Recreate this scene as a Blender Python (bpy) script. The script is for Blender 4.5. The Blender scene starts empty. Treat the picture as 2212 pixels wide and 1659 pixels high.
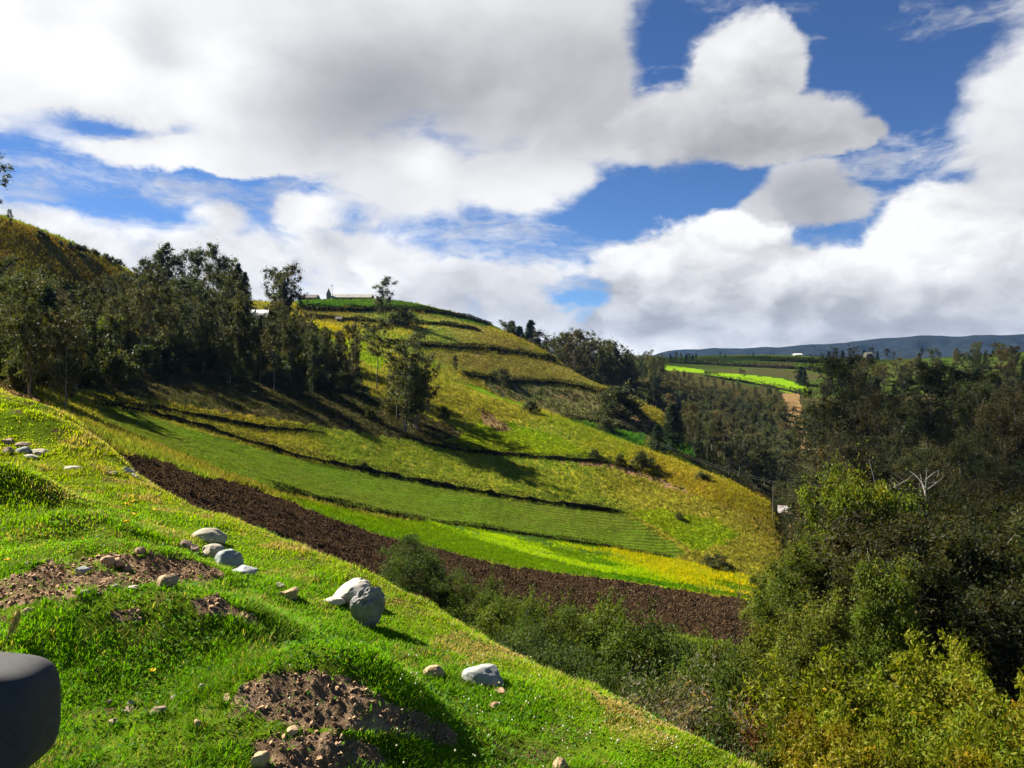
import bpy, math, random
import numpy as np
from mathutils import Vector

# ------------------------------------------------------------------ camera, sun, sky, exposure
SC = bpy.context.scene
COL = SC.collection
PITCH = math.atan((829.5 - 775.0) / 1737.0)
cam_d = bpy.data.cameras.new('camera'); cam = bpy.data.objects.new('camera', cam_d); COL.objects.link(cam)
cam_d.sensor_width = 36.0; cam_d.lens = 36.0 * 1737.0 / 2212.0
cam_d.clip_start = 0.05; cam_d.clip_end = 20000
cam.location = (0, 0, 0); cam.rotation_euler = (math.pi / 2 - PITCH, 0, 0)
SC.camera = cam

SUN_EL, SUN_AZ = math.radians(40), math.radians(-62)       # azimuth from +Y (view direction), negative = left
SDIR = Vector((math.sin(SUN_AZ) * math.cos(SUN_EL), math.cos(SUN_AZ) * math.cos(SUN_EL), math.sin(SUN_EL)))
sl = bpy.data.lights.new('sun', 'SUN'); sl.energy = 5.0; sl.angle = math.radians(0.5); sl.color = (1.0, 0.93, 0.80)
so = bpy.data.objects.new('sun', sl); COL.objects.link(so)
so.rotation_euler = SDIR.to_track_quat('Z', 'Y').to_euler()
SC.view_settings.view_transform = 'Standard'; SC.view_settings.look = 'None'
SC.view_settings.exposure = 1.85; SC.view_settings.gamma = 1.0
SC.cycles.max_bounces = 5; SC.cycles.diffuse_bounces = 2; SC.cycles.transmission_bounces = 3
SC.cycles.glossy_bounces = 2; SC.cycles.transparent_max_bounces = 48; SC.cycles.volume_bounces = 0; SC.cycles.caustics_reflective = False; SC.cycles.caustics_refractive = False

TH = math.pi / 2 - PITCH
def ray(u, v):
    """direction through photo point (u, v); the photo measured 2212 x 1659"""
    cx, cy, cz = (u - 1106.0) / 1737.0, (829.5 - v) / 1737.0, -1.0
    return cx, cy * math.cos(TH) - cz * math.sin(TH), cy * math.sin(TH) + cz * math.cos(TH)
def P(u, v, y):
    a, b, c = ray(u, v); k = y / b
    return a * k, y, c * k
def azel(u, v):
    a, b, c = ray(u, v)
    return math.atan2(a, b), math.atan2(c, math.hypot(a, b))

class NB:
    def __init__(s, nt): s.nt = nt
    def new(s, t, **kw):
        n = s.nt.nodes.new(t)
        for k, v in kw.items(): setattr(n, k, v)
        return n
    def put(s, sock, v):
        if hasattr(v, 'is_output'): s.nt.links.new(v, sock)
        else:
            if isinstance(v, (tuple, list)) and sock.type == 'RGBA' and len(v) == 3: v = (*v, 1)
            sock.default_value = v
    def m(s, op, a, b=None, c=None, clamp=False):
        n = s.new('ShaderNodeMath', operation=op); n.use_clamp = clamp
        s.put(n.inputs[0], a)
        if b is not None: s.put(n.inputs[1], b)
        if c is not None: s.put(n.inputs[2], c)
        return n.outputs[0]
    def v(s, op, a, b=None, out=0, scale=None):
        n = s.new('ShaderNodeVectorMath', operation=op); s.put(n.inputs[0], a)
        if b is not None: s.put(n.inputs[1], b)
        if scale is not None: s.put(n.inputs[3], scale)
        return n.outputs['Value'] if op in ('DOT_PRODUCT', 'LENGTH', 'DISTANCE') else n.outputs[0]
    def smooth(s, x, lo, hi, a=0.0, b=1.0):
        n = s.new('ShaderNodeMapRange', interpolation_type='SMOOTHSTEP')
        s.put(n.inputs['Value'], x); s.put(n.inputs['From Min'], lo); s.put(n.inputs['From Max'], hi)
        s.put(n.inputs['To Min'], a); s.put(n.inputs['To Max'], b)
        return n.outputs[0]
    def noise(s, vec, scale, detail=6, rough=0.55, lac=2.0, dist=0.0, color=False):
        n = s.new('ShaderNodeTexNoise'); n.noise_dimensions = '3D'
        if vec is not None: s.put(n.inputs['Vector'], vec)
        s.put(n.inputs['Scale'], scale); s.put(n.inputs['Detail'], detail); s.put(n.inputs['Roughness'], rough)
        s.put(n.inputs['Lacunarity'], lac); s.put(n.inputs['Distortion'], dist)
        return n.outputs['Color'] if color else n.outputs['Fac']
    def mix(s, f, a, b, blend='MIX'):
        n = s.new('ShaderNodeMix', data_type='RGBA', blend_type=blend)
        n.clamp_factor = True
        s.put(n.inputs['Factor'], f); s.put(n.inputs[6], a); s.put(n.inputs[7], b)
        return n.outputs[2]

world = bpy.data.worlds.new('World'); SC.world = world; world.use_nodes = True
def build_sky():
    nt = world.node_tree; nt.nodes.clear(); B = NB(nt)
    sky = B.new('ShaderNodeTexSky', sky_type='NISHITA'); sky.sun_disc = False
    sky.sun_elevation = SUN_EL; sky.sun_rotation = SUN_AZ; sky.altitude = 2800; sky.ozone_density = 3.0; sky.dust_density = 0.3; sky.air_density = 0.9
    skyc = B.mix(1.0, sky.outputs[0], SKY_TINT, 'MULTIPLY')
    tc = B.new('ShaderNodeTexCoord'); D = B.v('NORMALIZE', tc.outputs['Generated'])
    sep = B.new('ShaderNodeSeparateXYZ'); B.put(sep.inputs[0], D)
    az = B.m('ARCTAN2', sep.outputs[0], sep.outputs[1]); el = B.m('ARCSINE', sep.outputs[2])
    cb = B.new('ShaderNodeCombineXYZ'); B.put(cb.inputs[0], az); B.put(cb.inputs[1], el)
    Q = cb.outputs[0]
    Ds = B.v('MULTIPLY', D, (1.0, 1.0, 1.5))
    # turbulence: big and fine warps, then billowing noise read twice (here, and a step nearer the sun) for relief
    w1 = B.v('SUBTRACT', B.noise(Ds, 4.0, 5, 0.6, color=True), (0.5, 0.5, 0.5))
    Dw = B.v('ADD', Ds, B.v('SCALE', w1, scale=0.16))
    nA = B.noise(Dw, 9.0, 8, 0.52); nB_ = B.noise(B.v('ADD', Dw, (3.1, 1.7, 0.4)), 4.2, 8, 0.50)
    sdir2 = (-0.022, 0.0, 0.040)
    nA2 = B.noise(B.v('ADD', Dw, sdir2), 9.0, 5, 0.45); nB2 = B.noise(B.v('ADD', B.v('ADD', Dw, (3.1, 1.7, 0.4)), sdir2), 4.2, 5, 0.45)
    relA = B.m('MULTIPLY', B.m('SUBTRACT', nA, nA2), 1.0); relB = B.m('SUBTRACT', nB_, nB2)
    Qw = B.v('ADD', Q, B.v('SCALE', B.v('SUBTRACT', B.noise(Ds, 7.0, 8, 0.62, color=True), (0.5, 0.5, 0.5)), scale=0.075))
    sp2 = B.v('MULTIPLY', Ds, (1.0, 1.0, 3.2))
    nW = B.noise(B.v('ADD', sp2, B.v('SCALE', w1, scale=0.35)), 6.5, 9, 0.62)
    def q(b, vec):
        u, v, rx, ry = b[:4]; a0, e0 = azel(u, v)
        x = B.v('MULTIPLY', B.v('SUBTRACT', vec, (a0, e0, 0)), (1737.0 / rx, 1737.0 / ry, 0))
        return B.v('DOT_PRODUCT', x, x)
    def union(bl, vec):
        acc = None
        for b in bl:
            f = B.m('SUBTRACT', 1.0, B.m('SQRT', q(b, vec)))
            if acc is None: acc = f
            else: acc = B.m('SMOOTH_MAX', acc, f, 0.18)
        return acc
    def gsum(bl, vec):
        acc = 0.0
        for b in bl:
            acc = B.m('MULTIPLY_ADD', B.m('POWER', 0.3679, q(b, vec)), b[4], acc)
        return acc
    col = skyc
    def layer(F, lo, hi, amax, lum, tint=None):
        nonlocal col
        a = B.m('MULTIPLY', B.smooth(F, lo, hi), amax)
        cc = B.new('ShaderNodeValToRGB'); B.put(cc.inputs[0], lum)
        el_ = cc.color_ramp.elements
        el_[0].position = 0.0; el_[0].color = (*[10 * CLOUD * c for c in (0.20, 0.215, 0.25)], 1)
        el_[1].position = 1.0; el_[1].color = (*[10 * CLOUD * c for c in (1.08, 1.08, 1.08)], 1)
        e = el_.new(0.45); e.color = (*[10 * CLOUD * c for c in (0.52, 0.53, 0.56)], 1)
        e = el_.new(0.75); e.color = (*[10 * CLOUD * c for c in (0.82, 0.83, 0.85)], 1)
        col = B.mix(a, col, cc.outputs[0])
    # thin high wisps
    Fw = B.m('ADD', B.m('MULTIPLY', B.m('SUBTRACT', nW, 0.5), 2.2), gsum([(1950, 60, 230, 60, .22), (1750, 20, 260, 60, .1), (1950, 300, 160, 60, .2), (1920, 365, 200, 36, .42), (80, 410, 90, 40, .5), (350, 400, 120, 40, .35),
        (1130, 500, 130, 28, .55), (1150, 590, 200, 40, .5), (300, 620, 500, 90, .5), (600, 440, 160, 90, .35), (1300, 420, 170, 40, .25), (1450, 370, 240, 30, .3), (1950, 430, 220, 22, .4),
        (550, 395, 90, 25, -.4), (1350, 450, 260, 60, -.7), (1500, 400, 260, 50, -.5), (1900, 180, 160, 110, -.5), (1420, 40, 60, 120, -.3)], Qw))
    layer(Fw, 0.0, 0.75, 0.85, B.m('ADD', 0.72, B.m('MULTIPLY', relA, 1.2)))
    # low bright bank, left and centre
    F2 = B.m('ADD', B.m('ADD', B.m('MULTIPLY', B.m('SUBTRACT', nA, 0.5), 1.7), gsum([(280, 400, 330, 38, -.7), (540, 395, 90, 25, -.6), (420, 475, 60, 22, -.5), (1080, 515, 190, 42, -.9), (1245, 615, 60, 36, -1.0), (1180, 470, 120, 40, -.6)], Qw)), union([(100, 590, 420, 150), (500, 590, 330, 130), (850, 650, 420, 140), (1130, 670, 260, 120), (470, 470, 90, 80), (640, 455, 130, 75), (760, 540, 230, 70), (960, 590, 210, 50), (1240, 715, 220, 60), (340, 395, 60, 35), (900, 775, 1900, 70), (1180, 590, 120, 28)], Qw))
    layer(F2, -0.05, 0.50, 1.0, B.m('ADD', B.m('ADD', 0.81, B.m('MULTIPLY', relA, 1.1)), gsum([(1100, 650, 200, 60, -.12), (300, 480, 300, 40, .1)], Q)))
    # large cumulus low on the right with a flat grey base
    F3 = B.m('ADD', B.m('MULTIPLY', B.m('SUBTRACT', nA, 0.5), 1.15), union([(1480, 640, 190, 150), (1590, 565, 150, 105), (1410, 690, 130, 90), (1720, 630, 190, 120), (1900, 640, 200, 150), (2020, 560, 180, 140), (2150, 540, 190, 140), (2250, 600, 220, 200), (1750, 725, 750, 80), (2100, 730, 500, 80), (1500, 590, 150, 100), (1340, 715, 110, 70)], Qw))
    topl = gsum([(1500, 530, 210, 70, .22), (1610, 490, 150, 50, .18), (2040, 500, 240, 75, .3), (1880, 600, 130, 60, .12), (1700, 660, 420, 60, -.06), (1480, 690, 300, 60, -.09), (2080, 665, 300, 45, -.12), (2212, 640, 200, 80, -.12), (1900, 725, 500, 28, -.16)], Qw)
    layer(F3, -0.02, 0.20, 1.0, B.m('ADD', B.m('ADD', 0.73, B.m('MULTIPLY', relA, 1.5)), topl))
    # great cloud over the top with its grey belly, and the domed head on the right of it
    F4 = B.m('ADD', B.m('ADD', B.m('ADD', B.m('MULTIPLY', B.m('SUBTRACT', nB_, 0.5), 1.15), B.m('MULTIPLY', B.m('SUBTRACT', nW, 0.5), 0.55)), gsum([(170, 395, 260, 45, -.5), (450, 410, 170, 30, -.5), (1450, 60, 110, 120, -.35), (1450, 440, 240, 60, -.7), (240, 278, 130, 20, -.35)], Qw)), union([(150, 100, 560, 245), (600, 110, 520, 270), (1050, 110, 420, 290), (880, 380, 230, 130), (1130, 390, 210, 95), (470, 335, 380, 50), (1320, 270, 200, 100), (1190, 20, 250, 190), (1270, 130, 130, 120)], Qw))
    F4h = B.m('ADD', B.m('ADD', B.m('MULTIPLY', B.m('SUBTRACT', nA, 0.5), 0.95), B.m('MULTIPLY', B.m('SUBTRACT', nW, 0.5), 0.35)), union([(1595, 160, 110, 115), (1660, 150, 85, 100), (1550, 260, 220, 95), (1700, 265, 150, 80), (1810, 295, 100, 40)], Qw))
    g4 = gsum([(720, 200, 200, 150, -.36), (1000, 210, 330, 140, -.30), (1300, 130, 280, 200, -.24), (900, 340, 70, 60, .25), (780, 380, 60, 60, .08), (200, 180, 300, 130, .14), (500, 190, 110, 150, .08), (330, 70, 70, 40, -.22), (380, 130, 60, 30, -.16), (260, 270, 160, 30, -.25), (160, 60, 330, 120, .10), (100, 30, 60, 30, -.12), (1150, 400, 200, 60, .05)], Qw)
    layer(F4, -0.02, 0.36, 1.0, B.m('ADD', B.m('ADD', 0.87, B.m('MULTIPLY', relB, 0.75)), g4))
    g5 = gsum([(1600, 100, 170, 70, .17), (1500, 190, 80, 80, .08), (1700, 290, 210, 70, -.26), (1500, 300, 200, 60, -.1)], Qw)
    layer(F4h, -0.04, 0.24, 1.0, B.m('ADD', B.m('ADD', 0.67, B.m('MULTIPLY', relA, 0.7)), g5))
    # small grey cloud and the tall one at the right
    F5 = B.m('ADD', B.m('ADD', B.m('MULTIPLY', B.m('SUBTRACT', nA, 0.5), 0.85), B.m('MULTIPLY', B.m('SUBTRACT', nW, 0.5), 0.35)), union([(1745, 430, 120, 55), (1680, 450, 85, 36), (1815, 445, 85, 38), (1735, 385, 75, 50), (2265, 240, 165, 185), (2230, 350, 110, 100)], Qw))
    g6 = gsum([(1745, 430, 150, 90, -.42), (2190, 200, 90, 120, .05), (2200, 380, 120, 70, -.14)], Q)
    layer(F5, -0.05, 0.34, 0.97, B.m('ADD', B.m('ADD', 0.80, B.m('MULTIPLY', relA, 0.6)), g6))
    bg = B.new('ShaderNodeBackground'); B.put(bg.inputs[0], col); bg.inputs[1].default_value = 0.1
    out = B.new('ShaderNodeOutputWorld'); nt.links.new(bg.outputs[0], out.inputs[0])
SKY_TINT = (0.175, 0.240, 0.318)
CLOUD = 0.262
build_sky()
world.cycles.sampling_method = 'MANUAL'; world.cycles.sample_map_resolution = 512
# ------------------------------------------------------------------ number helpers
def hsh(ix, iy, seed):
    h = (ix.astype(np.int64) * 374761393 + iy.astype(np.int64) * 668265263 + seed * 1442695041) & 0xFFFFFFFF
    h = ((h ^ (h >> 13)) * 1274126177) & 0xFFFFFFFF
    return ((h ^ (h >> 16)) & 0xFFFF) / 65535.0
def vn(x, y, seed=0):
    ix, iy = np.floor(x), np.floor(y); fx, fy = x - ix, y - iy
    fx = fx * fx * fx * (fx * (fx * 6 - 15) + 10); fy = fy * fy * fy * (fy * (fy * 6 - 15) + 10)
    a, b, c, d = hsh(ix, iy, seed), hsh(ix + 1, iy, seed), hsh(ix, iy + 1, seed), hsh(ix + 1, iy + 1, seed)
    return (a + (b - a) * fx) * (1 - fy) + (c + (d - c) * fx) * fy
def fbm(x, y, seed=0, octs=4, gain=0.5):
    s = np.zeros_like(x, dtype=float); amp, tot = 1.0, 0.0
    for o in range(octs):
        s += amp * vn(x, y, seed + o * 17); tot += amp; amp *= gain; x, y = x * 2.03 + 11.3, y * 2.03 + 5.7
    return s / tot
def sstep(x, a, b):
    t = np.clip((x - a) / (b - a), 0, 1); return t * t * (3 - 2 * t)
class TPS:
    def __init__(s, pts, lam=0.02):
        p = np.array(pts, float); s.p = p[:, :2] / 100.0; n = len(p)
        K = s.k(s.p, s.p) + lam * np.eye(n)
        A = np.zeros((n + 3, n + 3)); A[:n, :n] = K; A[:n, n] = 1; A[:n, n + 1:] = s.p; A[n:, :n] = A[:n, n:].T
        s.w = np.linalg.solve(A, np.r_[p[:, 2], 0, 0, 0])
    def k(s, a, b):
        d = ((a[:, None, :] - b[None, :, :]) ** 2).sum(2)
        return 0.5 * d * np.log(d + 1e-9)
    def __call__(s, x, y):
        q = np.stack([x.ravel(), y.ravel()], 1) / 100.0; out = np.empty(len(q)); n = len(s.p)
        for i in range(0, len(q), 20000):
            c = q[i:i + 20000]; out[i:i + 20000] = s.k(c, s.p) @ s.w[:n] + s.w[n] + c @ s.w[n + 1:]
        return out.reshape(x.shape)
def smax(a, b, k):
    h = np.clip(0.5 + 0.5 * (a - b) / k, 0, 1)
    return b + (a - b) * h + k * h * (1 - h)

# ------------------------------------------------------------------ the lie of the land (camera = origin, +Y = view, metres)
VIS = [ # photo point, distance
 (230,985,30),(330,1010,34),(450,1050,37),(600,1110,40),(750,1170,42),(880,1225,45),(1000,1245,50),(1250,1310,55),(1450,1350,58),(1650,1390,58),
 (600,1075,50),(830,1165,56),(1000,1190,62),(1250,1245,66),(1450,1280,68),(1650,1310,68),(0,835,30),
 (300,955,47),(600,1060,58),(800,1105,70),(1000,1140,78),(1250,1180,82),(1450,1210,83),(1650,1255,80),
 (210,885,75),(400,925,82),(600,980,88),(800,1025,92),(1000,1063,94),(1200,1090,95),(1350,1107,95),(1490,1195,86),
 (900,960,108),(1100,985,110),(1330,1000,110),(600,880,105),(300,800,105),
 (1050,915,122),(950,870,125),(800,830,128),(600,790,130),(400,740,130),(200,690,125),(0,700,110),(0,800,70),
 (940,805,142),(1130,878,136),(1250,913,130),(1390,965,122),(1500,1005,115),(1600,1050,108),(1660,1080,103),(1690,1180,92),
 (1400,1060,104),(1550,1120,96),(1650,1180,90),
 (830,760,170),(700,720,195),(870,700,232),(940,750,202),
 (650,650,255),(760,650,280),(870,655,285),(1000,685,272),(1090,715,258),(1200,772,238),(1330,842,212),(1430,892,190),
 (900,690,245),(700,680,235),(950,750,205),(1100,770,215),(1000,790,195),(1200,820,205),(1250,870,192),(1050,825,188),(1130,872,180),
 (1320,930,175),(1420,940,178),(1250,908,172),(1390,960,166),(1470,975,163),
 (0,480,165),(150,535,175),(290,590,188),(200,650,160),(400,640,205),(500,650,225),(0,600,140),(400,720,165),(550,720,185),(600,690,215),
 (1500,900,290),(1650,1000,215),(1700,900,300),(1400,800,380),(1600,825,400),(1740,845,380),(1550,960,215),(1480,850,300),(1350,830,300),
 (1390,776,560),(1500,771,560),(1700,767,600),(1950,780,560),(2150,770,520),(2212,760,500),(1500,795,470),(1650,800,450),(1900,830,380),(2100,850,330),
 (2200,900,260),(1960,905,290),(2130,930,250),(1850,900,300),(2000,1000,200),(2212,1000,150)]
pts = [P(*p) for p in VIS]
for (u, v, y) in [(1130,878,136),(1250,913,130),(1390,965,122),(1500,1005,115),(1600,1050,108),(1660,1080,103)]:     # the dip behind the near spur
    a, b, c = ray(u, v); s_ = c / b; x_ = a / b; yy = y + 20; pts.append((x_ * yy, yy, s_ * yy - 5))
for (u, v, y, dy, dz) in [(650,650,255,70,-3),(760,650,280,90,-7),(870,655,285,90,-12),(1000,685,272,70,-14),(1090,715,258,70,-18),(1200,772,238,70,-20),(1330,842,212,45,-15),(1430,892,190,40,-12),
                          (0,480,165,90,-2),(150,535,175,80,-8),(290,590,188,70,-6)]:
    a, b, c = ray(u, v); x_ = a / b; pts.append((x_ * (y + dy), y + dy, c / b * y + dz))
pts += [(7,14,-9.3),(2,12,-8.5),(-3,15,-6.5),(-8,17,-4.0),(-12,19,-2.6),(15,20,-14),(9,9,-8),(12,22,-14),(25,40,-22),(35,60,-26.5),(42,92,-30),(48,125,-31),(55,160,-32),(60,200,-31),
        (45,65,-25),(65,110,-23),(110,190,-22),(25,5,-14),(60,30,-24),(80,60,-20),(120,100,-14),(180,180,-10),
        (-160,120,20),(-120,60,8),(-60,25,2),(-25,22,-1.0),(-150,200,36),(-220,300,34),(0,-40,-4),(-80,-40,8),(40,-30,-18),(100,0,-18),(160,50,-8),(260,160,-2),(380,350,8),
        (0,700,-8),(200,900,-12),(500,900,-10),(-300,900,0),(700,600,10),(0,1300,-15),(600,1400,-20),(-600,1300,0),(900,900,0),(-500,400,30)]
T1 = TPS(pts, 0.004)

def plane(x, y): return -1.9 - 0.15 * x + 0.0 * y
EDGE_PX = [(0,838),(90,885),(170,945),(220,990),(290,1035),(400,1082),(500,1113),(600,1163),(700,1205),(800,1240),(900,1290),(1000,1350),(1100,1400),(1200,1450),(1300,1500),(1400,1555),(1500,1602),(1600,1659)]
ed = []
for (u, v) in EDGE_PX:
    a, b, c = ray(u, v); y = -1.9 / (c + 0.15 * a) * b; x = a / b * y; ed.append((x, y))
ed = np.array(ed); ed_t = (-ed[:, 0] + ed[:, 1]) / math.sqrt(2); ed_s = (ed[:, 0] + ed[:, 1]) / math.sqrt(2)
o_ = np.argsort(ed_t); ed_t, ed_s = ed_t[o_], ed_s[o_]
def edge_d(x, y):
    t, s = (-x + y) / math.sqrt(2), (x + y) / math.sqrt(2)
    return s - np.interp(t, ed_t, ed_s) + 0.10 * (fbm(t * 1.3, t * 0 + 3.0, 5, 3) - 0.5)
def pl(u, v):
    a, b, c = ray(u, v); y = -1.9 / (c + 0.15 * a) * b; return a / b * y, y
BUMPS = [ # photo point, radius across, radius along, height
 (690,1575,.50,.40,.30),(860,1600,.45,.35,.18),(520,1660,.4,.3,.06),(280,1255,.80,.35,.22),(80,1300,.6,.3,.14),(330,1380,.9,.5,.24),(480,1420,.4,.3,.10),(170,1420,.5,.4,.12),
 (10,1090,.55,.40,.34),(60,950,1.0,.45,.34),(0,900,1.3,.6,.30),(180,1170,.6,.3,.20),(1250,1520,.3,.25,.06),(1440,1625,.3,.2,.06),(200,985,.6,.4,.10),(640,1215,.6,.4,.05),(1000,1600,.6,.5,-.05)]
BUMPS = [(*pl(u, v), a, b, h) for (u, v, a, b, h) in BUMPS]
def fgz(x, y):
    z = plane(x, y)
    for (bx, by, a, b, h) in BUMPS:
        z = z + h * np.exp(-(((x - bx) / a) ** 2 + ((y - by) / b) ** 2))
    z = z + 0.09 * (fbm(x * 1.1, y * 1.1, 3, 4) - 0.5) + 0.035 * (fbm(x * 6, y * 6, 9, 3) - 0.5)
    d = edge_d(x, y)
    sp = 0.12 * np.logaddexp(0, (d - 0.15) / 0.12)
    return z - 1.05 * sp, d

def azs():
    c = np.radians(np.arange(-37, 37.001, 0.095)); l = np.radians(np.arange(-120, -37, 0.7)); r = np.radians(np.arange(37.7, 120.1, 0.7))
    return np.r_[l, c, r]
AZ = azs(); NR = 1000
RR = np.exp(np.linspace(math.log(0.7), math.log(1600), NR))
GX = np.sin(AZ)[:, None] * RR[None, :]; GY = np.cos(AZ)[:, None] * RR[None, :]
ZF, DD = fgz(GX, GY)
ZT = T1(GX, GY)
def terrain_detail(x, y):
    r = np.hypot(x, y); k = sstep(r, 14, 30)
    far = sstep(r, 60, 200)
    return k * (0.30 * (fbm(x * 0.35, y * 0.35, 21, 4) - 0.5) + 0.16 * (fbm(x * 1.6, y * 1.6, 31, 3) - 0.5) + far * 0.8 * (fbm(x * 0.06, y * 0.06, 41, 4) - 0.5))
ZT = ZT + terrain_detail(GX, GY)
Z = smax(ZF, ZT, 0.35)

def bil(Zg, x, y):
    x, y = np.asarray(x, float), np.asarray(y, float)
    a = np.interp(np.arctan2(x, y), AZ, np.arange(len(AZ))); lr = (np.log(np.maximum(np.hypot(x, y), 0.701)) - math.log(0.7)) / (math.log(1600) - math.log(0.7)) * (NR - 1)
    i = np.clip(np.floor(a).astype(int), 0, len(AZ) - 2); j = np.clip(np.floor(lr).astype(int), 0, NR - 2)
    fa, fr = a - i, np.clip(lr - j, 0, 1)
    return (Zg[i, j] * (1 - fa) + Zg[i + 1, j] * fa) * (1 - fr) + (Zg[i, j + 1] * (1 - fa) + Zg[i + 1, j + 1] * fa) * fr
def gz(x, y): return float(bil(Z, x, y))
def cast(u, v, Zg=None, rmin=1.2):
    """where the line of sight through photo point (u, v) meets the ground"""
    Zg = Z if Zg is None else Zg
    a, b, c = ray(u, v); az = math.atan2(a, b); sl_ = c / math.hypot(a, b)
    i = int(np.clip(np.searchsorted(AZ, az) - 1, 0, len(AZ) - 2)); f = (az - AZ[i]) / (AZ[i + 1] - AZ[i])
    row = Zg[i] * (1 - f) + Zg[i + 1] * f
    h = row - sl_ * RR
    ok = np.nonzero((h >= 0) & (RR > rmin))[0]
    if len(ok) == 0: j = NR - 2; r = 600.0
    else:
        j = ok[0]
        if j == 0: r = RR[0]
        else: t = h[j - 1] / (h[j - 1] - h[j]); r = RR[j - 1] + (RR[j] - RR[j - 1]) * t
    x, y = math.sin(az) * r, math.cos(az) * r
    return x, y, float(bil(Zg, x, y))
def dense(poly, step=12, closed=True):
    out = []; n = len(poly)
    for i in range(n if closed else n - 1):
        a, b = poly[i], poly[(i + 1) % n]; k = max(1, int(math.hypot(a[0] - b[0], a[1] - b[1]) / step))
        out += [(a[0] + (b[0] - a[0]) * t / k, a[1] + (b[1] - a[1]) * t / k) for t in range(k)]
    if not closed: out.append(poly[-1])
    return out
def wpoly(poly, Zg=None, rmin=1.2): return np.array([cast(u, v, Zg, rmin)[:2] for u, v in dense(poly)])
def inside(poly, x, y):
    x0, y0, x1, y1 = poly[:, 0].min(), poly[:, 1].min(), poly[:, 0].max(), poly[:, 1].max()
    res = np.zeros(x.shape, bool); m = (x >= x0) & (x <= x1) & (y >= y0) & (y <= y1)
    px, py = x[m], y[m]; r = np.zeros(px.shape, bool); n = len(poly); j = n - 1
    for i in range(n):
        xi, yi, xj, yj = *poly[i], *poly[j]
        if yi != yj:
            r ^= ((yi > py) != (yj > py)) & (px < (xj - xi) * (py - yi) / (yj - yi) + xi)
        j = i
    res[m] = r; return res
# ------------------------------------------------------------------ mesh and material helpers
def tagit(o, label=None, cat=None, group=None, kind=None):
    if label: o['label'] = label
    if cat: o['category'] = cat
    if group: o['group'] = group
    if kind: o['kind'] = kind
    return o
def mesh_np(name, V, Q=None, T=None, col=None, mat=None, smooth=False, att=None):
    me = bpy.data.meshes.new(name); V = np.asarray(V, np.float32)
    me.vertices.add(len(V)); me.vertices.foreach_set('co', V.ravel())
    loops, starts, n = [], [], 0
    if Q is not None and len(Q):
        loops.append(np.asarray(Q, np.int32).ravel()); starts.append(np.arange(len(Q), dtype=np.int32) * 4); n = 4 * len(Q)
    if T is not None and len(T):
        loops.append(np.asarray(T, np.int32).ravel()); starts.append(n + np.arange(len(T), dtype=np.int32) * 3)
    L = np.concatenate(loops); S_ = np.concatenate(starts)
    me.loops.add(len(L)); me.loops.foreach_set('vertex_index', L)
    me.polygons.add(len(S_)); me.polygons.foreach_set('loop_start', S_)
    me.update(calc_edges=True)
    me.polygons.foreach_set('use_smooth', np.full(len(S_), smooth, bool))
    if col is not None:
        c = np.ones((len(V), 4), np.float32); c[:, :3] = col
        me.attributes.new('Col', 'FLOAT_COLOR', 'POINT').data.foreach_set('color', c.ravel())
    for k, a in (att or {}).items():
        me.attributes.new(k, 'FLOAT', 'POINT').data.foreach_set('value', np.asarray(a, np.float32))
    if mat: me.materials.append(mat)
    return me
def obj(name, me, parent=None, loc=None):
    o = bpy.data.objects.new(name, me); COL.objects.link(o)
    if parent: o.parent = parent
    if loc is not None: o.location = loc
    return o
def empty(name, loc, rz=0.0, s=1.0):
    o = bpy.data.objects.new(name, None); COL.objects.link(o); o.location = loc; o.rotation_euler = (0, 0, rz); o.scale = (s, s, s)
    o.empty_display_size = 0.3
    return o
def newmat(name):
    m = bpy.data.materials.new(name); m.use_nodes = True; m.node_tree.nodes.clear()
    B = NB(m.node_tree); out = B.new('ShaderNodeOutputMaterial')
    return m, B, out
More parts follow.
